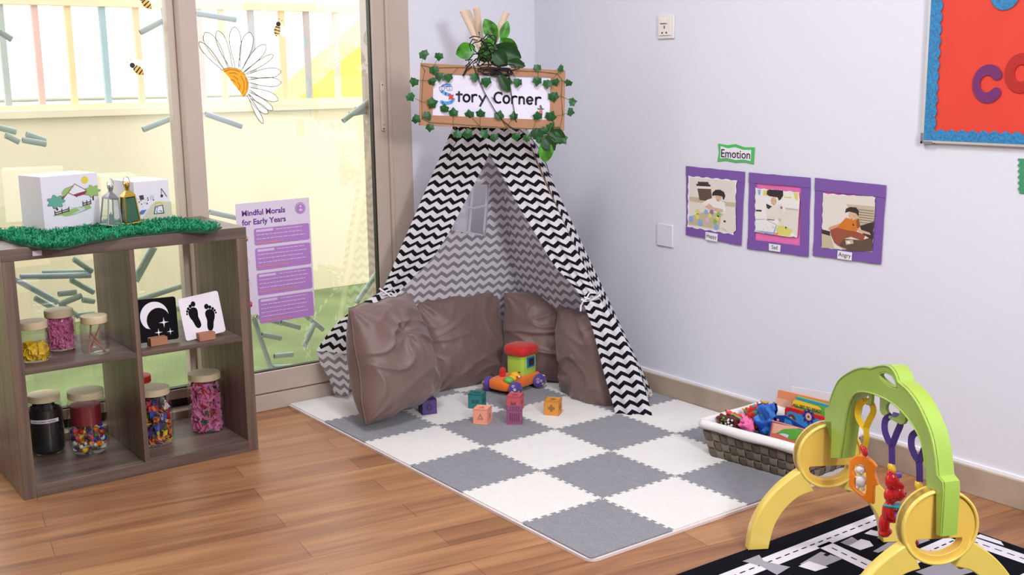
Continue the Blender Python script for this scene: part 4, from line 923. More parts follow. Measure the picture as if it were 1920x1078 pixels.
st([(1506, 392), (1588, 388)]+arcp(1547, 388, 42, 52, 0, 312)[1:])
st([(1640, 345), (1638, 445)]); st(arcp(1684, 388, 44, 46, 168, 55))
b.build('word_lettering', SI, sg, smooth=0)
DM = [mat('s_blue', (108, 172, 232), .5), mat('s_light', (186, 214, 240), .5), mat('s_red', (206, 60, 56), .5), mat('s_dark', (60, 60, 90), .5), mat('s_white', (236, 238, 240), .5), mat('s_pink', (224, 96, 110), .5), mat('s_olive', (90, 100, 84), .5)]
b = MB(); SM2 = SM @ T(0, 0, -.0014); ss = lambda l: [zo(*p) for p in l]
b.ribbon(ss([(352, 166), (300, 158), (250, 170), (215, 205), (228, 250), (280, 285), (340, 305), (385, 335), (398, 375), (368, 412), (310, 428), (250, 424), (222, 408)]), .0125, .0002, 0, SM2)
b.ribbon(ss([(345, 160), (290, 160), (235, 190)]), .002, .0004, 1, SM2)
for x0, x1 in ((185, 268), (300, 385)): b.ribbon(ss([(x0, 185), (x1, 178), (x1, 232), (x0+8, 240), (x0, 185)]), .0012, .0005, 2, SM2); b.poly(ss([(x0+6, 190), (x1-6, 184), (x1-6, 228), (x0+10, 235)]), .0004, 1, SM2); b.disc(zo((x0+x1)/2, 215), .0016, .0006, 3, SM2)
b.ribbon(ss([(268, 205), (300, 203)]), .0012, .0005, 2, SM2)
b.poly(ss([(322, 300), (362, 308), (405, 295), (398, 335), (408, 372), (362, 366), (328, 378), (334, 338)]), .0006, 2, SM2); b.disc(zo(322, 335), .0022, .0007, 4, SM2); b.disc(zo(406, 340), .0022, .0007, 4, SM2)
b.build('letter_drawing', DM, sg, smooth=0); b = MB()
b.disc(zo(1712, 560), .0068, .0003, 5, SM2); b.disc(zo(1690, 550), .0008, .0005, 3, SM2); b.disc(zo(1728, 550), .0008, .0005, 3, SM2)
b.poly(ss([(1655, 500), (1700, 505), (1690, 460), (1720, 455), (1735, 505), (1770, 510), (1745, 530), (1670, 525)]), .0005, 6, SM2); b.poly(ss([(1745, 600), (1815, 590), (1835, 620), (1760, 640)]), .0003, 4, SM2)
b.build('apple_drawing', DM, sg, smooth=0)
# ------------------------------------------------------------------ ivy garland
ivy = mat('ivy_leaf', (34, 92, 42), .45, var=.35, vscale=90, spec=.5, transl=.1); vinem = mat('ivy_vine', (96, 104, 56), .6)
g = thing('ivy_garland', 'artificial ivy garland of small dark leaves around the sign', 'garland', sp(923, 240, .01))
LV = [(183, 345, 34, 10), (280, 357, 28, -8), (122, 517, 31, -20), (103, 612, 30, 30), (137, 752, 30, 60), (222, 805, 28, 0), (250, 442, 30, 5), (281, 482, 30, 10), (237, 515, 27, 20), (341, 490, 30, 0), (509, 487, 31, 0), (579, 517, 34, 8), (713, 520, 34, 20), (778, 520, 30, -10), (901, 512, 31, -6), (965, 528, 31, -5), (1013, 520, 27, 30), (1096, 525, 25, -30), (1002, 610, 34, 10), (1122, 642, 28, 100), (1111, 706, 27, 80),
      (240, 652, 36, 110), (314, 685, 30, 180), (213, 728, 32, 150), (371, 710, 30, 175), (472, 722, 30, 190), (542, 718, 30, 175), (663, 730, 34, 170), (754, 733, 28, 182), (903, 733, 31, 190), (985, 735, 36, 150), (990, 800, 32, 20), (396, 845, 30, 170), (463, 845, 34, 60), (568, 845, 32, 140), (628, 868, 28, 0), (766, 860, 28, 10), (833, 870, 28, 0), (901, 427, 26, 0), (1050, 432, 24, 40), (1060, 880, 34, 40), (1020, 860, 36, 20), (905, 860, 36, 0), (940, 830, 30, 60), (990, 842, 34, -40)]
IV = [(0, -1.1), (.48, -.52), (1.02, -.30), (.88, .15), (.82, .72), (.38, .66), (0, .82), (-.38, .66), (-.82, .72), (-.88, .15), (-1.02, -.30), (-.48, -.52)]
b = MB(); R = random.Random(2); cen = []
for x, y, s, rot in LV:
    px, py = 740+x*.2968, y*.2968; q = SMI @ sp(px, py, .0); r = s*.2968/515*1.03
    M = SM @ T(q.x, q.y, R.uniform(.007, .016)) @ rotm('Z', rot+R.uniform(-6, 6)) @ rotm('X', R.uniform(-22, 22)) @ rotm('Y', R.uniform(-22, 22))
    vs = [(0, .1, .25*r)]+[(a*r, c*r, -abs(a)*.22*r+(.0 if abs(c) < .9 else -.15*r)) for a, c in IV]; vs[0] = (0, .1*r, .10*r)
    b.add(vs, [(0, i+1, (i+1) % 12+1) for i in range(12)], 0, M); cen.append((q.x, q.y))
b.build('foliage', ivy, g, smooth=0)
b = MB(); vp = [(790, 122), (812, 127), (860, 126), (900, 128), (960, 132), (1010, 134), (1045, 138), (1054, 150), (1052, 180), (1055, 215), (1050, 238), (1000, 241), (950, 239), (900, 236), (850, 232), (805, 229), (792, 222), (791, 190), (793, 150), (797, 132)]
b.tube([SM @ Vector((*s2_(*p), .0055)) for p in vp], .0011, 5, closed=True)
for c in cen:
    e = min([Vector(s2_(*p)) for p in vp], key=lambda p: (p-Vector(c)).length)
    if (e-Vector(c)).length < .06: b.tube([SM @ Vector((e.x, e.y, .0055)), SM @ Vector(((c[0]+e.x)/2, (c[1]+e.y)/2, .009)), SM @ Vector((c[0], c[1], .008))], .0008, 4)
b.build('vine', vinem, g)
# pothos bunches
pot = mat('pothos_leaf', (70, 138, 40), .4, var=.75, vscale=34, spec=.5, transl=.12); potd = mat('pothos_leaf_dark', (30, 70, 30), .45, var=.3, vscale=40, transl=.08)
def bigleaf(b, tip, base, wd, mi=0, curl=.25, dep=0, tw=0):
    """tip, base in px; leaf laid near the sign plane"""
    a = SMI @ sp(*base); c = SMI @ sp(*tip); a = Vector((a.x, a.y)); c = Vector((c.x, c.y)); d = c-a; L_ = d.length; d.normalize(); q = Vector((-d.y, d.x)); W_ = wd/515
    rows = []
    for i in range(11):
        s = i/10; hw = W_*.5*(math.sin(min(1, s*1.55+.12)*math.pi/2)**.8 if s < .5 else 1)*max(0.02, (1-((s-.35)/.65)**2 if s > .35 else 1))**.75
        r = []
        for j in range(7):
            k = (j-3)/3; p = a+d*L_*s+q*hw*k; r.append(SM @ Vector((p.x, p.y, dep+.02+curl*L_*(-(s-.4)**2)+abs(k)*hw*(.35+tw*k)-.004)))
        rows.append(r)
    b.grid(rows, mi=mi)
pt = thing('pothos_garland', 'artificial pothos leaves bunched over the pole tops and hanging at the sign corner', 'garland', sp(935, 120))
b = MB(); bd = -.13
bigleaf(b, (853, 101), (890, 88), 34, 0, dep=bd); bigleaf(b, (908, 32), (930, 72), 30, 0, dep=bd-.02); bigleaf(b, (953, 36), (942, 76), 20, 0, dep=bd-.01)
bigleaf(b, (978, 108), (925, 90), 42, 1, dep=bd+.07); bigleaf(b, (920, 118), (955, 92), 46, 1, dep=bd+.06); bigleaf(b, (896, 112), (930, 88), 34, 0, dep=bd+.075); bigleaf(b, (972, 94), (938, 74), 26, 0, dep=bd+.05)
bigleaf(b, (950, 122), (925, 95), 30, 1, dep=bd+.09); bigleaf(b, (905, 92), (930, 76), 26, 0, dep=bd+.05); bigleaf(b, (985, 124), (952, 116), 22, 1, dep=bd+.11)
bigleaf(b, (955, 173), (937, 140), 22, 1, dep=.0); bigleaf(b, (1022, 305), (1024, 262), 30, 0, dep=-.01); bigleaf(b, (1040, 282), (1018, 255), 28, 1, dep=-.005); bigleaf(b, (1048, 268), (1005, 262), 22, 0, dep=-.01); bigleaf(b, (1004, 262), (1008, 240), 26, 1, dep=-.005); bigleaf(b, (1060, 262), (1030, 246), 28, 1, dep=-.005)
b.build('foliage', [pot, potd], pt, smooth=60)
b = MB(); b.tube([SM @ Vector((*s2_(*p), d_)) for p, d_ in (((1038, 225), .01), ((1030, 245), .012), ((1020, 262), .004), ((1022, 290), .004))], .0016, 5); b.tube([SM @ Vector((*s2_(*p), -.08)) for p in ((905, 70), (930, 90), (960, 112), (985, 118))], .002, 5); b.build('stem', vinem, pt)
# black cord tangle and two hanging strings
ct = thing('black_cord', 'tangled black tie cord at the pole crossing, two strands hanging over the sign', 'cord', sp(915, 130))
b = MB(); R = random.Random(11)
for k in range(16):
    cx, cy = (905+R.uniform(-14, 24), 95+R.uniform(-22, 30)) if k < 9 else (932+R.uniform(-26, 34), 132+R.uniform(-6, 6)); P = []
    a0 = R.uniform(0, 6.28)
    for i in range(14): a = a0+i*.5; P.append(SM @ Vector((*s2_(cx+R.uniform(9, 17)*math.cos(a)*(1.4 if k >= 9 else 1), cy+(R.uniform(8, 15) if k < 9 else 6)*math.sin(a)), R.uniform(-.04, -.005) if k < 9 else R.uniform(.004, .02))))
    b.tube(P, .0022, 5)
for P in ([(885, 125), (875, 132), (869, 143)], [(872, 113), (886, 112), (880, 118), (873, 124)], [(868, 142), (876, 126), (893, 110), (900, 118)], [(880, 72), (888, 68), (900, 70), (898, 60)], [(884, 96), (880, 84), (886, 74), (896, 76)]): b.tube([SM @ Vector((*s2_(*p), .006)) for p in P], .0022, 5)
for P in ([(888, 122), (896, 145), (908, 172), (928, 207), (945, 228), (960, 240), (972, 246)], [(952, 128), (955, 150), (960, 185), (967, 225), (975, 244), (998, 262), (1015, 285), (1026, 312), (1030, 328)], [(1024, 322), (1036, 330)], [(928, 189), (922, 182)], [(872, 245), (850, 275), (838, 300)]): b.tube([SM @ Vector((*s2_(*p), .0085 if p[1] < 243 else -.02)) for p in P], .0016, 6)
b.build('cord_strands', cordm, ct)
o = MB().tube([SM @ Vector((*s2_(904, 108), -.10)), SM @ Vector((*s2_(915, 92), -.095)), SM @ Vector((*s2_(930, 104), -.10))], .012, 8).build('cord_knot', cordm, ct)
# ================================================================== pillows
pilm = mat('pillow_brown', (116, 92, 86), .46, var=.05, vscale=5, sheen=.2, spec=.45)
def pillow(c, ux, uy, w_, h_, t_, label, seed=0, folds=.012, knot=None, taper=0):
    M = frame(c, ux, uy); N_ = 90; tg = thing('floor_pillow', label, 'pillow', Vector(c)-Vector((0, 0, h_/2)), 'brown floor pillows inside the tent')
    b = MB()
    for side in (1, -1):
        rows = []
        for i in range(N_+1):
            r = []
            for j in range(N_+1):
                u = -1+2*j/N_; v = -1+2*i/N_
                x = w_/2*u*(1-taper*v)*(1-.05*(1-v*v)*abs(u)**3)*math.sqrt(1-.05*v**4)*(1-.018*math.cos(v*7+seed)*abs(u)**3); y = h_/2*v*(1-.05*(1-u*u)*abs(v)**3)*math.sqrt(1-.05*u**4)*(1-.022*math.cos(u*8+seed)*abs(v)**3)
                prof = (max(0, 1-u*u)*max(0, 1-v*v))**.46*(1-.16*v)
                z = t_/2*prof
                if side == 1:
                    p = Vector((x*5+seed, y*5, seed*3.1)); wv_ = noise.noise(p)*1.2
                    f1 = 1-abs(noise.noise(Vector((x*6.5+wv_+seed, y*3.2+wv_*.6, seed)))*2); f2 = 1-abs(noise.noise(Vector((x*3+wv_, y*10+wv_*1.5, seed+5)))*2)
                    crn = sum(math.sin(math.atan2(v-cv, u-cu)*11+seed+cu)*math.exp(-math.hypot(u-cu, v-cv)/.42) for cu in (-1, 1) for cv in (-1, 1))
                    z += .011*crn*prof**.5+folds*prof**.6*(max(0, f1)**2*.8+max(0, f2)**3*.9-.5)+.0022*noise.noise(Vector((x*40+wv_*3, y*22, seed)))*prof+.010*noise.noise(Vector((x*4+seed, y*4, 9)))*prof
                    if knot:
                        d = math.hypot(u-knot[0], v-knot[1]); a = math.atan2(v-knot[1], u-knot[0]); z += -.022*math.exp(-(d/.16)**2)+.008*math.exp(-(d/.55)**2)*math.sin(a*7+d*5)*min(1, d*5)
                r.append(M @ Vector((x, y, side*z)))
            rows.append(r)
        b.grid(rows, flip=(side == -1))
    ed = [M @ Vector((w_/2*u*(1-taper*v)*(1-.05*(1-v*v)*abs(u)**3)*math.sqrt(1-.05*v**4)*(1-.018*math.cos(v*7+seed)*abs(u)**3), h_/2*v*(1-.05*(1-u*u)*abs(v)**3)*math.sqrt(1-.05*u**4)*(1-.022*math.cos(u*8+seed)*abs(v)**3), 0)) for u, v in [(-1+2*k/24, -1) for k in range(24)]+[(1, -1+2*k/24) for k in range(24)]+[(1-2*k/24, 1) for k in range(24)]+[(-1, 1-2*k/24) for k in range(24)]]
    o = b.build('cushion', pilm, tg, smooth=180, merge=True)
    MB().tube(ed, .0028, 6, closed=True).build('seam_piping', pilm, tg, smooth=80)
    return tg
def pc(x, y, d):   # point at distance d along the ray
    return CC+ray(x, y)*d
pillow(pc(732, 667, 4.14), (.92, .36, -.02), (-.04, .24, 1), .385, .43, .25, 'wrinkled brown pillow at the left of the tent, nearest the glass door', 1, .015, knot=(-.05, .38), taper=.11)
pillow(pc(868, 638, 4.58), (1, .03, .02), (.0, .20, 1), .42, .40, .19, 'smooth brown pillow second from the left, leaning on the back of the tent', 4.2, .007)
pillow(pc(1031, 634, 4.60), (.72, -.69, -.03), (.16, .16, 1), .40, .37, .19, 'creased brown pillow behind the toy car, right of the back corner', 7.7, .017)
pillow(pc(1098, 680, 4.36), (-.16, -1, -.0), (-.12, .02, 1), .33, .42, .16, 'brown pillow at the right of the tent, half behind the tied flap', 12.3, .014)
# ================================================================== plush car toy
t_or = mat('plush_orange', (244, 118, 22), .75, sheen=.3, bump=.1, bscale=80); t_gr = mat('plush_lime', (178, 216, 74), .75, sheen=.3, bump=.1, bscale=80); t_rd = mat('plush_red', (206, 26, 22), .75, sheen=.3, bump=.1, bscale=80)
t_pu = mat('plush_purple', (84, 58, 150), .7, sheen=.3); t_bl = mat('toy_blue', (36, 130, 200), .5); t_ye = mat('toy_yellow', (246, 190, 40), .6); t_dk = mat('toy_dark', (52, 44, 48), .6); t_wh = mat('toy_white', (236, 232, 236), .6); t_g2 = mat('toy_green', (120, 190, 90), .6)
cy = thing('plush_toy_car', 'soft orange toy car with lime cabin and red roof standing among the pillows', 'toy car', (.80, -.40, .0125))
CM = T(.785, -.398, .0125) @ rotm('Z', 0); hd = Vector((-.97, -.24, 0)).normalized()
CM = frame((.802, -.392, .0125), hd, (hd.y*-1, hd.x, 0)) @ Matrix.Diagonal((1.3, 1.3, .94, 1))      # x forward, y left
def rbox(b, c, s, r, mi=0, M=None, n=6, puff=0):
    # superellipsoid box
    vs = []; fs = []; H = 14; K = 28
    def f(q, e): return math.copysign(abs(q)**e, q)
    for i in range(H+1):
        a = -math.pi/2+math.pi*i/H
        for j in range(K):
            q = 2*math.pi*j/K; e = r; vs.append((c[0]+s[0]/2*f(math.cos(a), e)*f(math.cos(q), e), c[1]+s[1]/2*f(math.cos(a), e)*f(math.sin(q), e), c[2]+s[2]/2*f(math.sin(a), e)))
    for i in range(H):
        for j in range(K): fs.append((i*K+j, i*K+(j+1) % K, (i+1)*K+(j+1) % K, (i+1)*K+j))
    return b.add(vs, fs, mi, M)
b = MB(); rbox(b, (0, 0, .040), (.175, .085, .050), .38, 0, CM); b.build('car_body', t_or, cy, smooth=80)
b = MB(); rbox(b, (-.034, 0, .104), (.070, .068, .104), .30, 0, CM); cab = b.build('cabin', t_gr, cy, smooth=80)
b = MB(); WX = CM @ Matrix(((1, 0, 0, -.040), (0, 0, 1, .0405), (0, 1, 0, .112), (0, 0, 0, 1)))
for sgn in (1, -1):
    b.box((-.036, sgn*.0345, .116), (.036, .004, .044), 0, CM); b.box((-.036, sgn*.0358, .116), (.024, .004, .031), 1, CM)
b.build('cabin_window', [t_bl, t_dk], cab, bevel=.001)
b = MB(); rbox(b, (-.034, 0, .166), (.094, .092, .050), .55, 0, CM); b.build('roof', t_rd, cy, smooth=80)
b = MB(); b.lathe([(.0095, .05), (.010, .088), (.009, .098), (.005, .102), (0, .103)], (.040, -.014, 0), 18, M=CM); b.build('chimney', t_rd, cy, smooth=60)
b = MB(); b.ball((.028, .026, .074), .017, 0, 16, CM); b.ball((.048, .030, .068), .015, 0, 16, CM); b.ball((.066, .032, .066), .0155, 1, 16, CM); b.disc((.026, .040), .005, .0905, 2, CM, n=8); b.ball((.040, .042, .074), .0045, 3, 8, CM); b.ball((.030, .042, .072), .0045, 4, 8, CM)
b.build('caterpillar_figure', [t_ye, t_g2, t_dk, t_rd, t_wh], cy, smooth=80)
for wx, wy in ((.060, .052), (.060, -.052), (-.056, .052), (-.056, -.052)):
    b = MB(); b.ball((wx, wy, .031), (.0255, .017, .031), 0, 24, CM); wl = b.build('wheel', t_pu, cy, smooth=80)
    b = MB(); R = random.Random(int(wx*1e4+wy*999))
    for k in range(9):
        th = R.uniform(0, 6.28); ph = R.uniform(.2, 1.3); sg_ = 1 if wy > 0 else -1
        nrm = Vector((math.sin(ph)*math.cos(th), math.cos(ph)*sg_, math.sin(ph)*math.sin(th))); p = Vector((wx+.0258*nrm.x, wy+.0174*nrm.y, .031+.0313*nrm.z))
        if p.z < .006: continue
        Mr = CM @ frame(p, nrm.cross(Vector((.3, .2, 1))), nrm.cross(nrm.cross(Vector((.3, .2, 1))))); b.tube([Mr @ Vector((.0036*math.cos(q*.7854), .0036*math.sin(q*.7854), 0)) for q in range(8)], .0011, 5, R.randrange(2), closed=True)
    b.build('ring_print', [t_wh, t_ye], wl)
# ================================================================== soft blocks
def block(px, py, rz, rgb, name, label, face):
    q = on(2, .0125, px, py); m = mat('block_'+name, rgb, .55, spec=.4); s = .056
    d = Vector((q.x-CC.x, q.y-CC.y, 0)).normalized(); c = Vector((q.x, q.y, .0125))+d*s*.55
    t = thing('soft_block', label, 'block', c, 'soft teaching blocks on the floor mat'); M = T(*c) @ rotm('Z', rz)
    b = MB(); b.box((0, 0, s/2), (s-.003, s-.003, s-.003), 0, M)
    b.build('block_body', m, t, bevel=.002)
    b = MB()
    for R_, off in ((Matrix(((1, 0, 0, 0), (0, 0, -1, -s/2+.001), (0, 1, 0, s/2), (0, 0, 0, 1))), 0), (Matrix(((0, 0, 1, s/2-.001), (1, 0, 0, 0), (0, 1, 0, s/2), (0, 0, 0, 1))), 1), (Matrix(((0, 0, -1, -s/2+.001), (-1, 0, 0, 0), (0, 1, 0, s/2), (0, 0, 0, 1))), 3), (T(0, 0, s-.001), 2)):
        h = s/2; b.curve([[(-h, -h), (h, -h), (h, h), (-h, h)], [(-h+.0035, -h+.0035), (h-.0035, -h+.0035), (h-.0035, h-.0035), (-h+.0035, h-.0035)]], .002, .0007, M @ R_)
    b.build('raised_edges', m, t, smooth=50)
    b = MB(); F = M @ Matrix(((1, 0, 0, 0), (0, 0, -1, -s/2+.0012), (0, 1, 0, s/2), (0, 0, 0, 1))); Rr = M @ Matrix(((0, 0, 1, s/2-.0012), (1, 0, 0, 0), (0, 1, 0, s/2), (0, 0, 0, 1))); Tp = M @ T(0, 0, s-.0012)
    face(b, F, 0); face(b, Rr, 1); face(b, Tp, 2)
    b.build('embossed_figure', mat('block_shade_'+name, tuple(int(x*.72) for x in rgb), .6), t, smooth=50)
def ringf(b, M, k): b.curve([[(.011*math.cos(i*.393), .012*math.sin(i*.393)) for i in range(16)], [(.006*math.cos(i*.393), .007*math.sin(i*.393)) for i in range(16)]], .002, .0005, M)
def slotf(b, M, k): b.curve([[(-.014, -.006), (.014, -.006), (.014, .006), (-.014, .006)], [(-.011, -.002), (.011, -.002), (.011, .002), (-.011, .002)]], .002, .0005, M)
def trif(b, M, k): b.curve([[(-.011, -.011), (.011, -.009), (.0, .013)], [(-.006, -.007), (.005, -.006), (0, .005)]], .002, .0005, M)
def cross(b, M, k): b.curve([[(-.004, -.013), (.004, -.013), (.005, -.005), (.013, -.004), (.013, .004), (.005, .005), (.004, .013), (-.004, .013), (-.005, .005), (-.013, .004), (-.013, -.004), (-.005, -.005)]], .002, .0005, M)
def flag(b, M, k): b.curve([[(-.010, -.010), (.010, -.008), (.010, .008), (0, .002), (-.010, .010)]], .002, .0005, M)
def bars(b, M, k):
    for i in range(5): b.curve([[(-.017+i*.0078, -.015), (-.013+i*.0078, -.015), (-.013+i*.0078, .015), (-.017+i*.0078, .015)]], .002, .0005, M)
block(802, 778, -16, (84, 66, 122), 'purple', 'purple block, leftmost of the six beside the wrinkled pillow', ringf)
block(895, 767, -50, (44, 120, 118), 'teal', 'teal green block behind the peach one', slotf)
block(905, 796, -52, (246, 166, 138), 'peach', 'peach pink block, nearest the left front of the group', trif)
block(966, 771, -50, (206, 96, 104), 'coral', 'coral red block right in front of the toy car', flag)
block(965, 797, -38, (154, 84, 120), 'mauve', 'mauve block with ribs, touching the front of the coral one', bars)
block(1037, 780, -52, (218, 150, 66), 'amber', 'amber orange block with a cross, rightmost of the six', cross)
# ================================================================== basket
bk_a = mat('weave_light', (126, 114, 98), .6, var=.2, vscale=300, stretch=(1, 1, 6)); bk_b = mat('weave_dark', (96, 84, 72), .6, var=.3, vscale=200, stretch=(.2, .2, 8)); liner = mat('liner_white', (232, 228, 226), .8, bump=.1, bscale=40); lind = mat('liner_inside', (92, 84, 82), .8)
bs = thing('storage_basket', 'woven brown strip basket with a white fabric liner, full of books by the wall', 'basket', (.97, -1.60, .012))
Z0, Z1 = .0125, .128
bot = [Vector((.828, -1.435, Z0)), Vector((1.085, -1.430, Z0)), Vector((1.115, -1.765, Z0)), Vector((.868, -1.775, Z0))]
top = [Vector((.806, -1.405, Z1)), Vector((1.110, -1.398, Z1)), Vector((1.140, -1.790, Z1)), Vector((.842, -1.800, Z1))]
b = MB(); cells = [(10, 0), (12, 0), (10, 0), (12, 0)]
for k in range(4):
    a0, a1, c0, c1 = bot[k], bot[(k+1) % 4], top[k], top[(k+1) % 4]; n_ = 9 if k % 2 == 0 else 12; nh = 4; nv = (a1-a0).cross(c0-a0).normalized()
    ctr = sum(bot, Vector())/4
    if nv.dot(a0.lerp(a1, .5)-ctr) < 0: nv = -nv
    for i in range(n_):
        for j in range(nh):
            over = (i+j) % 2; rows = []
            for v in range(5):
                r = []
                for u in range(5):
                    s = (i+u/4)/n_; h = (j+v/4)/nh; p = a0.lerp(a1, s).lerp(c0.lerp(c1, s), h)
                    bul = math.sin(math.pi*(u/4 if over else v/4)); r.append(p+nv*(.0004+.0030*bul if over else .0004+.0024*bul))
                rows.append(r)
            b.grid(rows, mi=over)
b.build('woven_wall', [bk_a, bk_b], bs, smooth=50, solid=.001)
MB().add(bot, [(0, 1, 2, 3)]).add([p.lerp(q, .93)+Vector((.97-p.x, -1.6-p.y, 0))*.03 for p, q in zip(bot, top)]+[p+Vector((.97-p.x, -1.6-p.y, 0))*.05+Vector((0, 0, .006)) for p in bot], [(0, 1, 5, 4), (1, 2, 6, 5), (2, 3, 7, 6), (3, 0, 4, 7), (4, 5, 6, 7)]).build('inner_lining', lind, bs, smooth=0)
def rim(off, z, wob_, seed):
    P = []; cc_ = sum(top, Vector())/4
    for k in range(4):
        a, c = top[k], top[(k+1) % 4]
        for i in range(24):
            s = i/24; p = a.lerp(c, s); d = Vector((p.x-cc_.x, p.y-cc_.y, 0)); e = max(abs(s-.5)*2, 0); q = p+d.normalized()*(off*(1+.0*e))
            q.z = z+wob_*noise.noise(Vector((q.x*9, q.y*9, seed))); P.append(q)
    return P
def circ(ring, k):   # smooth ring corners
    for _ in range(k): ring = [(ring[i-1]+ring[i]*2+ring[(i+1) % len(ring)])/4 for i in range(len(ring))]
    return ring
rings = [circ(rim(o_, z_, w_, s_), 3) for o_, z_, w_, s_ in ((-.020, Z1-.035, .002, 1), (-.013, Z1-.002, .003, 2), (-.004, Z1+.008, .004, 3), (.008, Z1+.006, .004, 4), (.015, Z1-.004, .006, 5), (.013, Z1-.016, .008, 6))]
rings = [r+[r[0]] for r in rings]
b = MB(); b.grid(rings); b.build('liner_rim', liner, bs, smooth=80, solid=.002)
# books and cloth in the basket, each standing on its own plane (x = distance from the wall side)
def slab(name, pxs, X, th, mats_, label, cat, draw=None, group='books in the basket'):
    P = [on(0, X, *p) for p in pxs]; t = thing(name, label, cat, P[-1], group)
    M = Matrix(((0, 0, -1, X), (-1, 0, 0, 0), (0, 1, 0, 0), (0, 0, 0, 1))); L = [(-p.y, p.z) for p in P]
    MB().prism(L, -th, 0, 0, M).build('book_block', mats_[0], t, smooth=0, bevel=.0008)
    if draw:
        b = MB(); draw(b, lambda l, m, z=0: b.curve([[(-on(0, X, *p).y, on(0, X, *p).z) for p in l]], 0, 0, M @ T(0, 0, .0012+z*.0004), m), M, lambda x, y: (-on(0, X, x, y).y, on(0, X, x, y).z)); b.build('cover_print', mats_, t, smooth=0)
bo = mat('book_orange', (240, 150, 104), .35); bgn = mat('book_green', (100, 180, 70), .35); brd = mat('book_red', (204, 44, 44), .35); bbl = mat('book_blue', (70, 150, 214), .35); bnv = mat('book_navy', (32, 74, 150), .35); bco = mat('book_coral', (232, 122, 100), .35)
byl = mat('book_yellow', (246, 216, 70), .35); bwt = mat('book_white', (228, 230, 236), .35); bpk = mat('book_peach', (244, 186, 160), .35); bbr = mat('book_brown', (120, 72, 52), .35); bvi = mat('book_violet', (84, 68, 152), .35)
slab('paper_sheet', [(1484, 724), (1600, 744), (1600, 850), (1486, 830)], 1.170, .002, [bwt], 'plain white sheet standing behind the orange book in the basket', 'paper', None, 'white sheets')
def dz(b, P, M, L):
    P([(1459, 731), (1600, 763), (1600, 850), (1450, 830)], 0); P([(1456, 745), (1485, 752), (1481, 800), (1452, 795)], 1, 1)
    b.ribbon([L(1476, 762), L(1473, 768)], .0022, .003, 2, M); b.ribbon([L(1481, 763), L(1478, 769)], .0022, .003, 2, M)
    P([(1459, 770), (1468, 768), (1470, 778), (1458, 782)], 3, 2)
slab('picture_book', [(1462, 731), (1600, 763), (1600, 850), (1452, 830)], 1.115, .006, [bo, bpk, brd, mat('book_fox', (238, 120, 40), .4)], 'orange picture book, tallest at the back of the basket', 'book', dz)
def dg(b, P, M, L):
    P([(1493, 743), (1600, 772), (1600, 840), (1484, 815)], 0); P([(1490, 744), (1600, 770), (1600, 775), (1494, 748)], 1, 1)
    P([(1488, 751), (1494, 749), (1536, 762), (1541, 767), (1537, 772), (1486, 758)], 2, 2)
    c = L(1511, 763); a = Vector(L(1534, 766))-Vector(L(1498, 757)); b.text('ALL SET TO READ', .0140, M @ T(c[0]+.006, c[1]-.006, .0032) @ rotm('Z', math.degrees(math.atan2(a.y, a.x))), 3, 'CENTER', .0003)
slab('picture_book', [(1493, 743), (1600, 772), (1600, 840), (1484, 815)], 1.070, .010, [bgn, bbl, byl, bbr], 'green picture book with a yellow band reading ALL SET TO READ', 'book', dg)
def dr(b, P, M, L):
    P([(1472, 766), (1478, 763), (1600, 797), (1600, 860), (1470, 830)], 0); P([(1476, 772), (1482, 771), (1600, 805), (1600, 860), (1476, 830)], 1, 1)
    c = L(1517, 781); b.disc(c, .019, .0024, 2, M); 
    for i in range(8): b.disc((c[0]+.021*math.cos(i*.785), c[1]+.021*math.sin(i*.785)), .0055, .0024, 2, M, n=10)
    b.disc(c, .012, .0028, 3, M); b.disc(c, .004, .0032, 2, M)
    c = L(1485, 784); b.disc(c, .017, .0024, 4, M, ry=.014); c = L(1484, 784); b.disc(c, .005, .0028, 5, M); b.disc(c, .002, .0032, 2, M); c = L(1540, 795); b.disc(c, .006, .0024, 6, M)
slab('board_book', [(1472, 766), (1478, 763), (1600, 797), (1600, 860), (1470, 830)], 1.030, .012, [brd, bbl, bvi, bpk, bbr, bwt, byl], 'red and blue board book with a purple cog, in front of the green book', 'book', dr)
def dn(b, P, M, L):
    P([(1457, 779), (1475, 780), (1525, 815), (1452, 812)], 0); P([(1472, 784), (1484, 789), (1488, 800), (1470, 796)], 1, 1)
    b.disc(L(1460, 787), .006, .003, 2, M); b.disc(L(1460, 787), .0035, .0034, 3, M)
slab('picture_book', [(1457, 779), (1472, 779), (1528, 813), (1520, 835), (1450, 820)], .975, .006, [bnv, bbl, brd, bwt], 'navy blue book lying between the coral book and the board book', 'book', dn)
def dc(b, P, M, L):
    P([(1446, 789), (1520, 809), (1500, 845), (1438, 832)], 3); P([(1449, 791), (1518, 809), (1500, 845), (1441, 832)], 0, 1); P([(1452, 793), (1500, 802), (1480, 808), (1456, 812), (1448, 812)], 1, 2)
    P([(1456, 812), (1470, 804), (1492, 803), (1510, 806), (1500, 822), (1492, 826), (1478, 822), (1472, 814)], 2, 3); P([(1460, 813), (1470, 812), (1480, 815), (1478, 821)], 4, 4)
slab('picture_book', [(1446, 788), (1522, 809), (1502, 850), (1436, 836)], .905, .006, [bco, bpk, bgn, bnv, bwt], 'coral book with a green swirl at the front of the basket', 'book', dc)
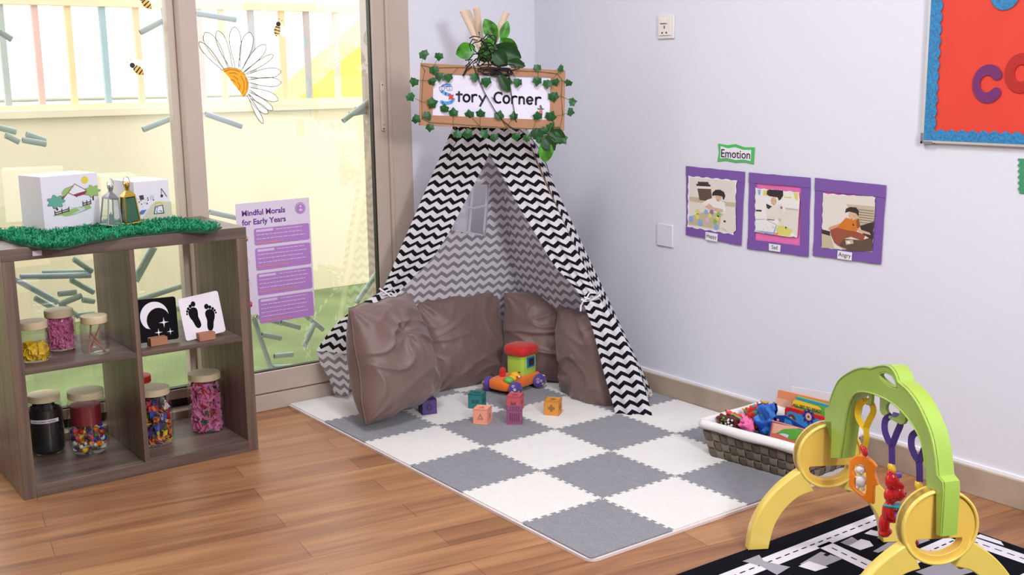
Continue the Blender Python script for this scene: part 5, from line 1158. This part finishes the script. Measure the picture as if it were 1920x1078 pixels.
def cloth(name, pxs, X, th, mats_, label, seed, spots=0):
    P = [on(0, X, *p) for p in pxs]; t = thing(name, label, 'cloth book', P[0], 'soft cloth books in the basket'); b = MB(); N_ = 26
    for side in (1, -1):
        rows = []
        for i in range(N_+1):
            r = []
            for j in range(N_+1):
                u = j/N_; v = i/N_; p = P[0].lerp(P[1], u).lerp(P[3].lerp(P[2], u), v); k = (math.sin(math.pi*u)*math.sin(math.pi*v))**.35
                ns = noise.noise(Vector((u*3.5+seed, v*3.5, side)))*.020+abs(noise.noise(Vector((u*6+seed, v*4, side*2))))*.012
                r.append(p+Vector((-side*(th*.5*k+ns*k), ns*.5, ns*.4)))
            rows.append(r)
        k0 = len(b.f); b.grid(rows, flip=side < 0)
        for q in range(k0, len(b.f)): # patches of printed colour
            i, j = divmod(q-k0, N_); b.m[q] = int(min(len(mats_)-1, max(0, (noise.noise(Vector((i*.16+seed, j*.16, seed*2)))*.5+.5)*1.5*len(mats_)-.25*len(mats_)-.0)))
    o = b.build('cloth_pages', mats_, t, smooth=180, merge=True)
    if spots:
        b = MB(); R = random.Random(seed)
        for k in range(spots):
            u, v = R.uniform(.1, .9), R.uniform(.1, .9); p = P[0].lerp(P[1], u).lerp(P[3].lerp(P[2], u), v); b.ball((p.x-th*.5*(math.sin(math.pi*u)*math.sin(math.pi*v))**.35-.006, p.y, p.z), .0038, R.randrange(2), 8)
        b.build('polka_dots', [bwt, bgn], t)
cb = mat('cloth_brown', (86, 40, 34), .8); cpk = mat('cloth_pink', (240, 110, 170), .75); crd = mat('cloth_red', (224, 60, 40), .75); cbl = mat('cloth_blue', (50, 120, 200), .5); ctl = mat('cloth_teal', (40, 150, 150), .7); cgr = mat('cloth_green', (110, 170, 90), .75); cye = mat('cloth_ochre', (206, 164, 70), .75); cb2 = mat('cloth_royal', (30, 84, 180), .45)
cloth('cloth_book', [(1352, 776), (1386, 783), (1384, 812), (1350, 800)], .880, .03, [cb], 'brown polka dot cloth book at the left end of the basket', 3, 20)
cloth('cloth_book', [(1362, 768), (1404, 786), (1400, 810), (1360, 796)], .925, .022, [cgr, crd, cpk], 'striped green and pink cloth book behind the polka dot one', 7)
cloth('cloth_book', [(1392, 776), (1410, 788), (1414, 812), (1390, 808)], .885, .025, [cpk], 'bright pink cloth book left of the blue one', 11)
cloth('cloth_book', [(1398, 768), (1422, 756), (1432, 800), (1404, 812)], .955, .025, [crd, crd, ctl], 'red and teal cloth book with ochre page tabs', 13)
cloth('cloth_book', [(1420, 758), (1456, 756), (1454, 808), (1424, 826)], .925, .030, [cbl, cb2], 'shiny blue crinkled cloth book, largest of the cloth books', 17)
cloth('cloth_tab', [(1396, 768), (1412, 764), (1414, 774), (1398, 778)], .975, .012, [cye], 'ochre cloth tab above the red cloth book', 19); cloth('cloth_tab', [(1431, 753), (1440, 755), (1440, 764), (1432, 764)], .975, .012, [cye], 'small ochre cloth tab at the top of the blue cloth book', 23); cloth('cloth_tab', [(1446, 758), (1456, 756), (1456, 766), (1448, 768)], .965, .012, [cye], 'ochre cloth tab next to the orange book', 29)
# ================================================================== road rug
rk = mat('rug_black', (12, 12, 20), .95, spec=.1, bump=.2, bscale=300); rw = mat('rug_white', (212, 208, 214), .95); rg = mat('rug_grey', (150, 147, 155), .95)
rug = thing('road_rug', 'black play rug printed with white dashed roads and grey houses under the baby gym', 'rug', (.35, -2.8, 0))
RM = T(.957, -2.008, .0005) @ rotm('Z', -1.2)      # rug corner by the wall; rug extends to -x and -y
b = MB(); b.prism([(x-.015 if x == 0 else x, y) for x, y in rrect(1.5, 2.0, .012)], 0, .007, 0, RM @ T(-.75, -1.0, 0)); b.build('rug_pile', rk, rug, bevel=.002)
RI = RM.inverted(); b = MB()
def rp(l): return [tuple((RI @ Vector((x, y, 0)))[:2]) for x, y in l]
zz = .0076
def q4(pts, m, k=0): b.curve([rp(pts)], 0, 0, RM @ T(0, 0, zz+k*.0002), m)
roads = [[(-.5, -2.060), (.905, -2.060), (.905, -2.112), (-.5, -2.112)], [(.852, -2.06), (.905, -2.06), (.925, -3.6), (.872, -3.6)], [(.530, -2.10), (.582, -2.10), (.560, -2.30), (.508, -2.30)], [(-.5, -2.275), (.87, -2.275), (.87, -2.325), (-.5, -2.325)], [(.16, -2.10), (.21, -2.10), (.20, -2.30), (.15, -2.30)], [(-.5, -2.52), (.87, -2.52), (.87, -2.57), (-.5, -2.57)]]
for r in roads: q4(r, 1)
def dash(a, c, m=0, wd=.0045, ln=.020, gap=.014):
    a = Vector(a); c = Vector(c); d = (c-a); L_ = d.length; d.normalize(); s = 0; q = Vector((-d.y, d.x))*wd/2
    while s < L_:
        p = a+d*s; e = a+d*min(L_, s+ln); q4([p-q, e-q, e+q, p+q], m, 1); s += ln+gap
dash((-.5, -2.086), (.86, -2.086)); dash((.879, -2.09), (.898, -3.5)); dash((.554, -2.13), (.536, -2.27)); dash((-.5, -2.30), (.85, -2.30)); dash((.185, -2.12), (.175, -2.27)); dash((-.5, -2.545), (.85, -2.545))
for p_ in ([(.306, -2.042), (.370, -2.042), (.350, -2.075), (.375, -2.14), (.313, -2.150), (.322, -2.09)],): q4(p_, 2, 2)
q4([(.409, -2.143), (.512, -2.128), (.522, -2.190), (.455, -2.190), (.440, -2.200)], 2); q4([(.395, -2.150), (.440, -2.146), (.450, -2.2), (.405, -2.195)], 1, 2); q4([(.500, -2.145), (.515, -2.143), (.515, -2.155), (.500, -2.156)], 0, 3)
q4([(.600, -2.122), (.655, -2.118), (.645, -2.150), (.60, -2.155)], 2); q4([(.600, -2.150), (.662, -2.142), (.668, -2.165), (.650, -2.190), (.60, -2.185)], 1, 1)
q4([(.70, -2.125), (.735, -2.120), (.745, -2.155), (.76, -2.155), (.735, -2.19), (.70, -2.165), (.712, -2.162)], 1); q4([(.62, -2.21), (.70, -2.20), (.80, -2.22), (.80, -2.26), (.63, -2.25)], 2)
q4([(.24, -2.16), (.34, -2.17), (.34, -2.24), (.24, -2.23)], 2); q4([(.60, -2.35), (.72, -2.36), (.72, -2.44), (.60, -2.42)], 2); q4([(.40, -2.37), (.47, -2.36), (.50, -2.44), (.42, -2.47)], 1); q4([(.76, -2.36), (.82, -2.36), (.82, -2.42), (.79, -2.45), (.76, -2.42)], 1); q4([(.915, -2.32), (.94, -2.32), (.94, -2.38), (.92, -2.40)], 1)
ac = [(.62+.13*math.cos(i*.15), -2.62+.13*math.sin(i*.15)) for i in range(22)]+[(.62+.085*math.cos((21-i)*.15), -2.62+.085*math.sin((21-i)*.15)) for i in range(22)]; q4(ac, 1, 4)
for i in range(4): q4([(.62+i*.05, -2.225), (.645+i*.05, -2.225), (.64+i*.05, -2.24), (.615+i*.05, -2.24)], 0, 3)
b.build('road_print', [rk, rw, rg], rug, smooth=0)
# ================================================================== baby gym
gy = mat('gym_yellow', (236, 206, 100), .3, spec=.5, coat=.25); gyi = mat('gym_yellow_panel', (234, 192, 88), .35, spec=.4); gg = mat('gym_green', (162, 194, 84), .28, spec=.5, coat=.25); ggi = mat('gym_green_panel', (170, 198, 82), .35)
gr_ = mat('gym_red', (214, 24, 28), .22, coat=.5); go = mat('gym_orange', (252, 138, 20), .3, coat=.3); gpu = mat('gym_purple', (84, 62, 150), .35); glp = mat('gym_lilac', (134, 104, 204), .4); gye = mat('gym_lemon', (246, 202, 26), .3, coat=.3); gw = mat('gym_white', (232, 226, 222), .35); gte = mat('gym_teal', (30, 160, 170), .4); gdk = mat('gym_dark', (40, 34, 36), .5)
gt = thing('baby_play_gym', 'yellow and green plastic baby play gym arching over the road rug', 'play gym', (.46, -2.32, 0))
UU = Vector((.8615, -.5077, 0)); FC = Vector((.560, -2.100, .258)); NC = Vector((.368, -2.546, .258))
def legM(c): return frame(c, UU, (0, 0, 1))       # z = towards camera side (-UU x z...)
def spl(P, n=6, closed=False):
    out = []; m = len(P); rng = range(m if closed else m-1)
    for i in rng:
        p0, p1, p2, p3 = [Vector(P[(i+k) % m] if closed else P[max(0, min(m-1, i+k))]) for k in (-1, 0, 1, 2)]
        for j in range(n):
            t_ = j/n; out.append(tuple(.5*((2*p1)+(-p0+p2)*t_+(2*p0-5*p1+4*p2-p3)*t_*t_+(-p0+3*p1-3*p2+p3)*t_**3)))
    if not closed: out.append(tuple(P[-1]))
    return out
def leg(c):
    M = legM(c); h = c.z-.0085
    outer = spl([(-.212, -h), (-.203, -h+.06), (-.178, -h+.115), (-.140, -h+.163), (-.098, -h+.198), (-.070, -h+.215)]); inner = spl([(-.040, -h+.155), (-.080, -h+.142), (-.118, -h+.108), (-.145, -h+.060), (-.158, -h)])
    L_ = outer+inner; R_ = [(-x, y) for x, y in L_][::-1]
    for P in (L_, R_):
        MB().curve([P], .034, .003, M).build('leg', gy, gt, smooth=50)
        cx = sum(p[0] for p in P)/len(P)
    disc = [(.088*math.cos(i*math.pi/32), .088*math.sin(i*math.pi/32)) for i in range(64)]
    smile = [(-.052, -.028), (.052, -.028)]+spl([(.054, -.034), (.046, -.050), (.022, -.063), (0, -.066), (-.022, -.063), (-.046, -.050), (-.054, -.034)], 4)
    rim_ = [(.081*math.cos(i*math.pi/32), .081*math.sin(i*math.pi/32)) for i in range(64)]
    MB().curve([disc, smile], .026, .002, M).build('disc_panel', gyi, gt, smooth=50)
    MB().curve([disc, rim_], .040, .003, M).build('disc_rim', gy, gt, smooth=50)
    b = MB()
    for sx in (-1, 1):
        b.tube([M @ Vector((sx*.062+.0085*math.cos(q), -.092+.0085*math.sin(q)-.006, 0)) for q in [math.radians(100+sx*20+i*22) for i in range(13)]], .0026, 6)
    b.build('hook', gy, gt)
leg(FC); leg(NC)
# arch in the vertical plane through both discs
AD = (NC-FC); AD.z = 0; SPAN = AD.length; AX = AD.normalized(); AN = Vector((AX.y, -AX.x, 0))
if AN.dot(CC-FC) < 0: AN = -AN
AT = .042
PM = frame(FC+AN*AT/2, AX, (0, 0, 1)) if AX.cross(Vector((0, 0, 1))).dot(AN) > 0 else None
if PM is None: PM = frame(FC+AN*AT/2, AX, (0, 0, 1))
PI_ = PM.inverted(); ZS = 1 if (PM.to_3x3() @ Vector((0, 0, 1))).dot(AN) > 0 else -1
def ap(u, v): q = PI_ @ onp(1380+u*.38765, 660+v*.38765, FC+AN*AT/2, AN); return (q.x, q.y)
outer = [(455, 515), (460, 420), (459, 340), (428, 338), (428, 272), (446, 265)]
oc1 = [ap(*p) for p in outer]+spl([ap(*p) for p in [(450, 245), (468, 190), (500, 130), (560, 88), (610, 72), (655, 76)]], 5)+spl([ap(*p) for p in [(662, 72), (700, 62), (740, 66), (768, 95), (785, 140)]], 5)+spl([ap(*p) for p in [(795, 150), (830, 180), (875, 240), (915, 320), (945, 400), (965, 500), (975, 600)]], 5)+[ap(*p) for p in [(1000, 630), (1002, 675), (988, 893)]]
ic1 = [ap(*p) for p in [(966, 886), (966, 672), (918, 655)]]+spl([ap(*p) for p in [(914, 560), (897, 450), (862, 370), (800, 288), (730, 235), (655, 203), (600, 196), (568, 214), (545, 260), (530, 330), (520, 400)]], 5)+[ap(503, 515)]
hole_ = spl([ap(*p) for p in [(697, 100), (720, 97), (748, 108), (768, 135), (778, 168), (776, 174), (755, 170), (722, 150), (700, 130), (692, 112)]], 3, True)
def shrink(P, d):
    out = []
    for i in range(len(P)):
        a = Vector(P[max(0, i-1)]); c = Vector(P[min(len(P)-1, i+1)]); t_ = (c-a).normalized(); out.append(tuple(Vector(P[i])+Vector((t_.y, -t_.x))*d))
    return out
MB().curve([oc1+ic1, hole_], .007, .002, PM @ T(0, 0, -ZS*.0035)).build('arch', gg, gt, smooth=50)
def flange(P, d, name):
    D_ = .012 if name == 'handle_rim' else AT
    Q = shrink(P, d); MB().curve([P+Q[::-1]], D_, .0015, PM @ T(0, 0, -ZS*D_/2)).build(name, gg, gt, smooth=50)
# raised lip along outer edge
n1 = len(oc1)
flange(oc1, .0045, 'outer_flange'); flange(ic1[2:], .0045, 'inner_flange'); flange(hole_+hole_[:1], .0035 if sum(hole_[i-1][0]*hole_[i][1]-hole_[i][0]*hole_[i-1][1] for i in range(len(hole_))) < 0 else -.0035, 'handle_rim')
lip = oc1[6:-3]; s1_ = shrink(lip, .0035); b = MB(); b.tube([PM @ Vector((x, y, 0)) for x, y in shrink(lip, .002)], .0022, 6); lp2 = ic1[3:-1]; b.tube([PM @ Vector((x, y, 0)) for x, y in shrink(lp2, .002)], .0022, 6); b.build('arch_lip', gg, gt)
# central drop loop and side hangers (cut from flat plates under the arch)
loopo = [ap(*p) for p in [(663, 205), (662, 285), (672, 305), (762, 355), (778, 352), (786, 340), (790, 285), (730, 232)]]
loopi = spl([ap(*p) for p in [(697, 262), (712, 246), (738, 254), (756, 282), (752, 310), (728, 320), (706, 304), (696, 282)]], 4, True)
MB().curve([loopo, loopi], .008, .002, PM @ T(0, 0, -ZS*AT/2)).build('centre_loop', gg, gt, smooth=50)
for pts in ([(608, 196), (628, 198), (624, 255), (610, 262), (596, 258), (598, 250), (610, 248)], [(826, 330), (842, 345), (850, 380), (884, 402), (888, 425), (866, 418), (832, 385)]): MB().curve([[ap(*p) for p in pts]], .008, .002, PM @ T(0, 0, -ZS*AT/2)).build('hanger', gg, gt, smooth=50)
# hanging toys
HM = PM @ T(0, 0, -ZS*AT/2)
def hp(u, v, d=0): q = ap(u, v); return HM @ Vector((q[0], q[1], ZS*d))
def strap(b, P, wd=.0155, mi=0, th=.002):
    P = spl(P, 4); P3 = [hp(*p[:2], p[2]) if len(p) > 2 else hp(*p) for p in P]; sd = AN
    rows = [[], [], [], [], []]
    for i, p in enumerate(P3):
        t_ = (P3[min(i+1, len(P3)-1)]-P3[max(i-1, 0)]).normalized(); q = t_.cross((t_.cross(AN)*.85+AN*.5)).normalized()*.0012; s_ = (t_.cross(AN)*.85+AN*.5).normalized()*wd/2
        for k, o_ in enumerate((-s_-q, s_-q, s_+q, -s_+q, -s_-q)): rows[k].append(p+o_)
    b.grid(rows, mi=mi)
def leaf(b, c, r, rot, mi=0): b.ball((0, 0, 0), (r*1.25, r*.8, r*.55), mi, 16, frame(hp(*c), AX, (0, 0, 1)) @ rotm('Z', rot))
def hang(label, cat, name, c): return thing(name, label, cat, hp(*c), 'toys hanging from the play gym')
# 1 orange house with a white pig
h1 = hang('orange house frame with a little white pig, hanging on a yellow strap', 'hanging toy', 'hanging_house_toy', (575, 720))
b = MB(); strap(b, [(585, 238, 0), (566, 262, .004), (563, 310, .006), (580, 352, .004), (592, 372, .002)]); strap(b, [(585, 238, 0), (612, 250, -.002), (620, 290, -.004), (606, 335, 0), (594, 372, .002)]); strap(b, [(594, 365, .002), (598, 420, .002), (590, 460, .002)], .014); b.build('strap', gye, h1, smooth=60)
b = MB(); leaf(b, (582, 478), .014, -35); b.build('clip', gr_, h1, smooth=80)
HO = [(515, 540), (545, 505), (580, 498), (620, 520), (636, 540), (628, 560), (634, 590), (648, 628), (630, 636), (632, 728), (600, 722), (520, 668), (520, 560)]; HI = spl([(545, 665), (545, 610), (532, 585), (545, 555), (575, 545), (592, 575), (594, 690)], 3, True)
HT = frame(hp(578, 610), (AX*.75-AN*.55).normalized(), (0, 0, 1)); kx = .38765/748
def ht(p): return ((p[0]-578)*kx*1.12, -(p[1]-610)*kx)
MB().curve([[ht(p) for p in HO], [ht(p) for p in HI]], .014, .002, HT).build('house_frame', go, h1, smooth=50)
b = MB()
for c, r in (((565, 575), (.0125, .0115, .012)), ((570, 630), (.0140, .0165, .013)), ((534, 615), (.0095, .0042, .005)), ((556, 665), (.005, .006, .007)), ((580, 668), (.005, .006, .007)), ((551, 560), (.0035, .004, .003)), ((583, 562), (.0035, .004, .003)), ((588, 622), (.005, .004, .005))): q = ht(c); b.ball((q[0], q[1], 0), r, 0, 16, HT)
b.build('pig_figure', gw, h1, remesh=.0016)
b = MB(); q = ht((578, 585)); b.ball((q[0], q[1], .010), (.003, .0024, .002), 1, 8, HT)
for dx in (-9, 8): q = ht((568+dx, 570)); b.ball((q[0], q[1], .0095), .0009, 0, 6, HT)
for dx in (-3, 3): q = ht((578+dx, 585)); b.ball((q[0], q[1], .0119), .0007, 0, 6, HT)
b.build('pig_face', [gdk, mat('pig_snout', (236, 200, 190), .4)], h1)
# 2 and 3 red bears
def bear(name_l, top_, straps, clip, c0, sc_, flip=1):
    t = hang(name_l, 'hanging toy', 'hanging_bear_toy', c0); b = MB()
    for s in straps: strap(b, s)
    b.build('strap', gpu, t, smooth=60); b = MB(); leaf(b, clip, .0135, -35); b.build('clip', gye, t, smooth=80)
    BM = frame(hp(*c0), (AX*.6-AN*.75).normalized(), (0, 0, 1)); k = .38765/748*sc_
    def B(u, v): return ((u-715)*k, -(v-740)*k)
    b = MB()
    for (u, v), r in (((712, 640), (.0165, .020, .014)), ((738, 690), (.014, .0165, .012)), ((752, 692), (.009, .008, .008)), ((706, 612), (.010, .012, .008)), ((710, 700), (.016, .018, .013)), ((705, 770), (.0155, .024, .014)), ((722, 790), (.013, .015, .012)), ((688, 830), (.012, .026, .012)), ((690, 868), (.013, .009, .013)), ((705, 858), (.009, .008, .010)), ((745, 655), (.008, .009, .006))): q = B(u, v); b.ball((q[0], q[1], 0), tuple(x*sc_ for x in r), 0, 16, BM)
    b.build('bear_body', gr_, t, remesh=.002)
    b = MB(); q = B(712, 742); b.box((q[0]+.004, q[1], 0), (.036*sc_, .0055, .026*sc_), 0, BM); b.build('scarf', gte, t, bevel=.002)
    b = MB(); q = B(748, 782); b.ball((q[0], q[1], .002), .0135*sc_, 0, 16, BM); b.build('drum', glp, t, smooth=80)
    b = MB(); q = B(735, 610); b.box((q[0], q[1], 0), (.014, .012, .012), 0, BM); b.build('hat_band', glp, t, bevel=.003)
    b = MB(); q = B(764, 685); b.ball((q[0], q[1], 0), .0032, 0, 8, BM); b.build('nose', gdk, t)
bear('red bear with a teal scarf and lilac drum, hanging in the middle of the gym', None, [[(716, 308, 0), (696, 330, .006), (696, 380, .008), (706, 430, .004), (716, 452, 0)], [(716, 308, 0), (738, 318, -.004), (746, 350, -.006), (732, 400, -.003), (718, 452, 0)], [(714, 440, 0), (716, 500, 0), (716, 545, 0)]], (715, 567), (716, 742), 1.12)
bear('second red bear on a purple strap, mostly hidden behind the near yellow disc', None, [[(844, 386, 0), (824, 408, .006), (824, 458, .008), (836, 508, .004), (846, 530, 0)], [(844, 386, 0), (868, 396, -.004), (876, 428, -.006), (862, 480, -.003), (848, 530, 0)], [(844, 518, 0), (848, 580, 0), (848, 630, 0)]], (845, 655), (845, 815), .92)
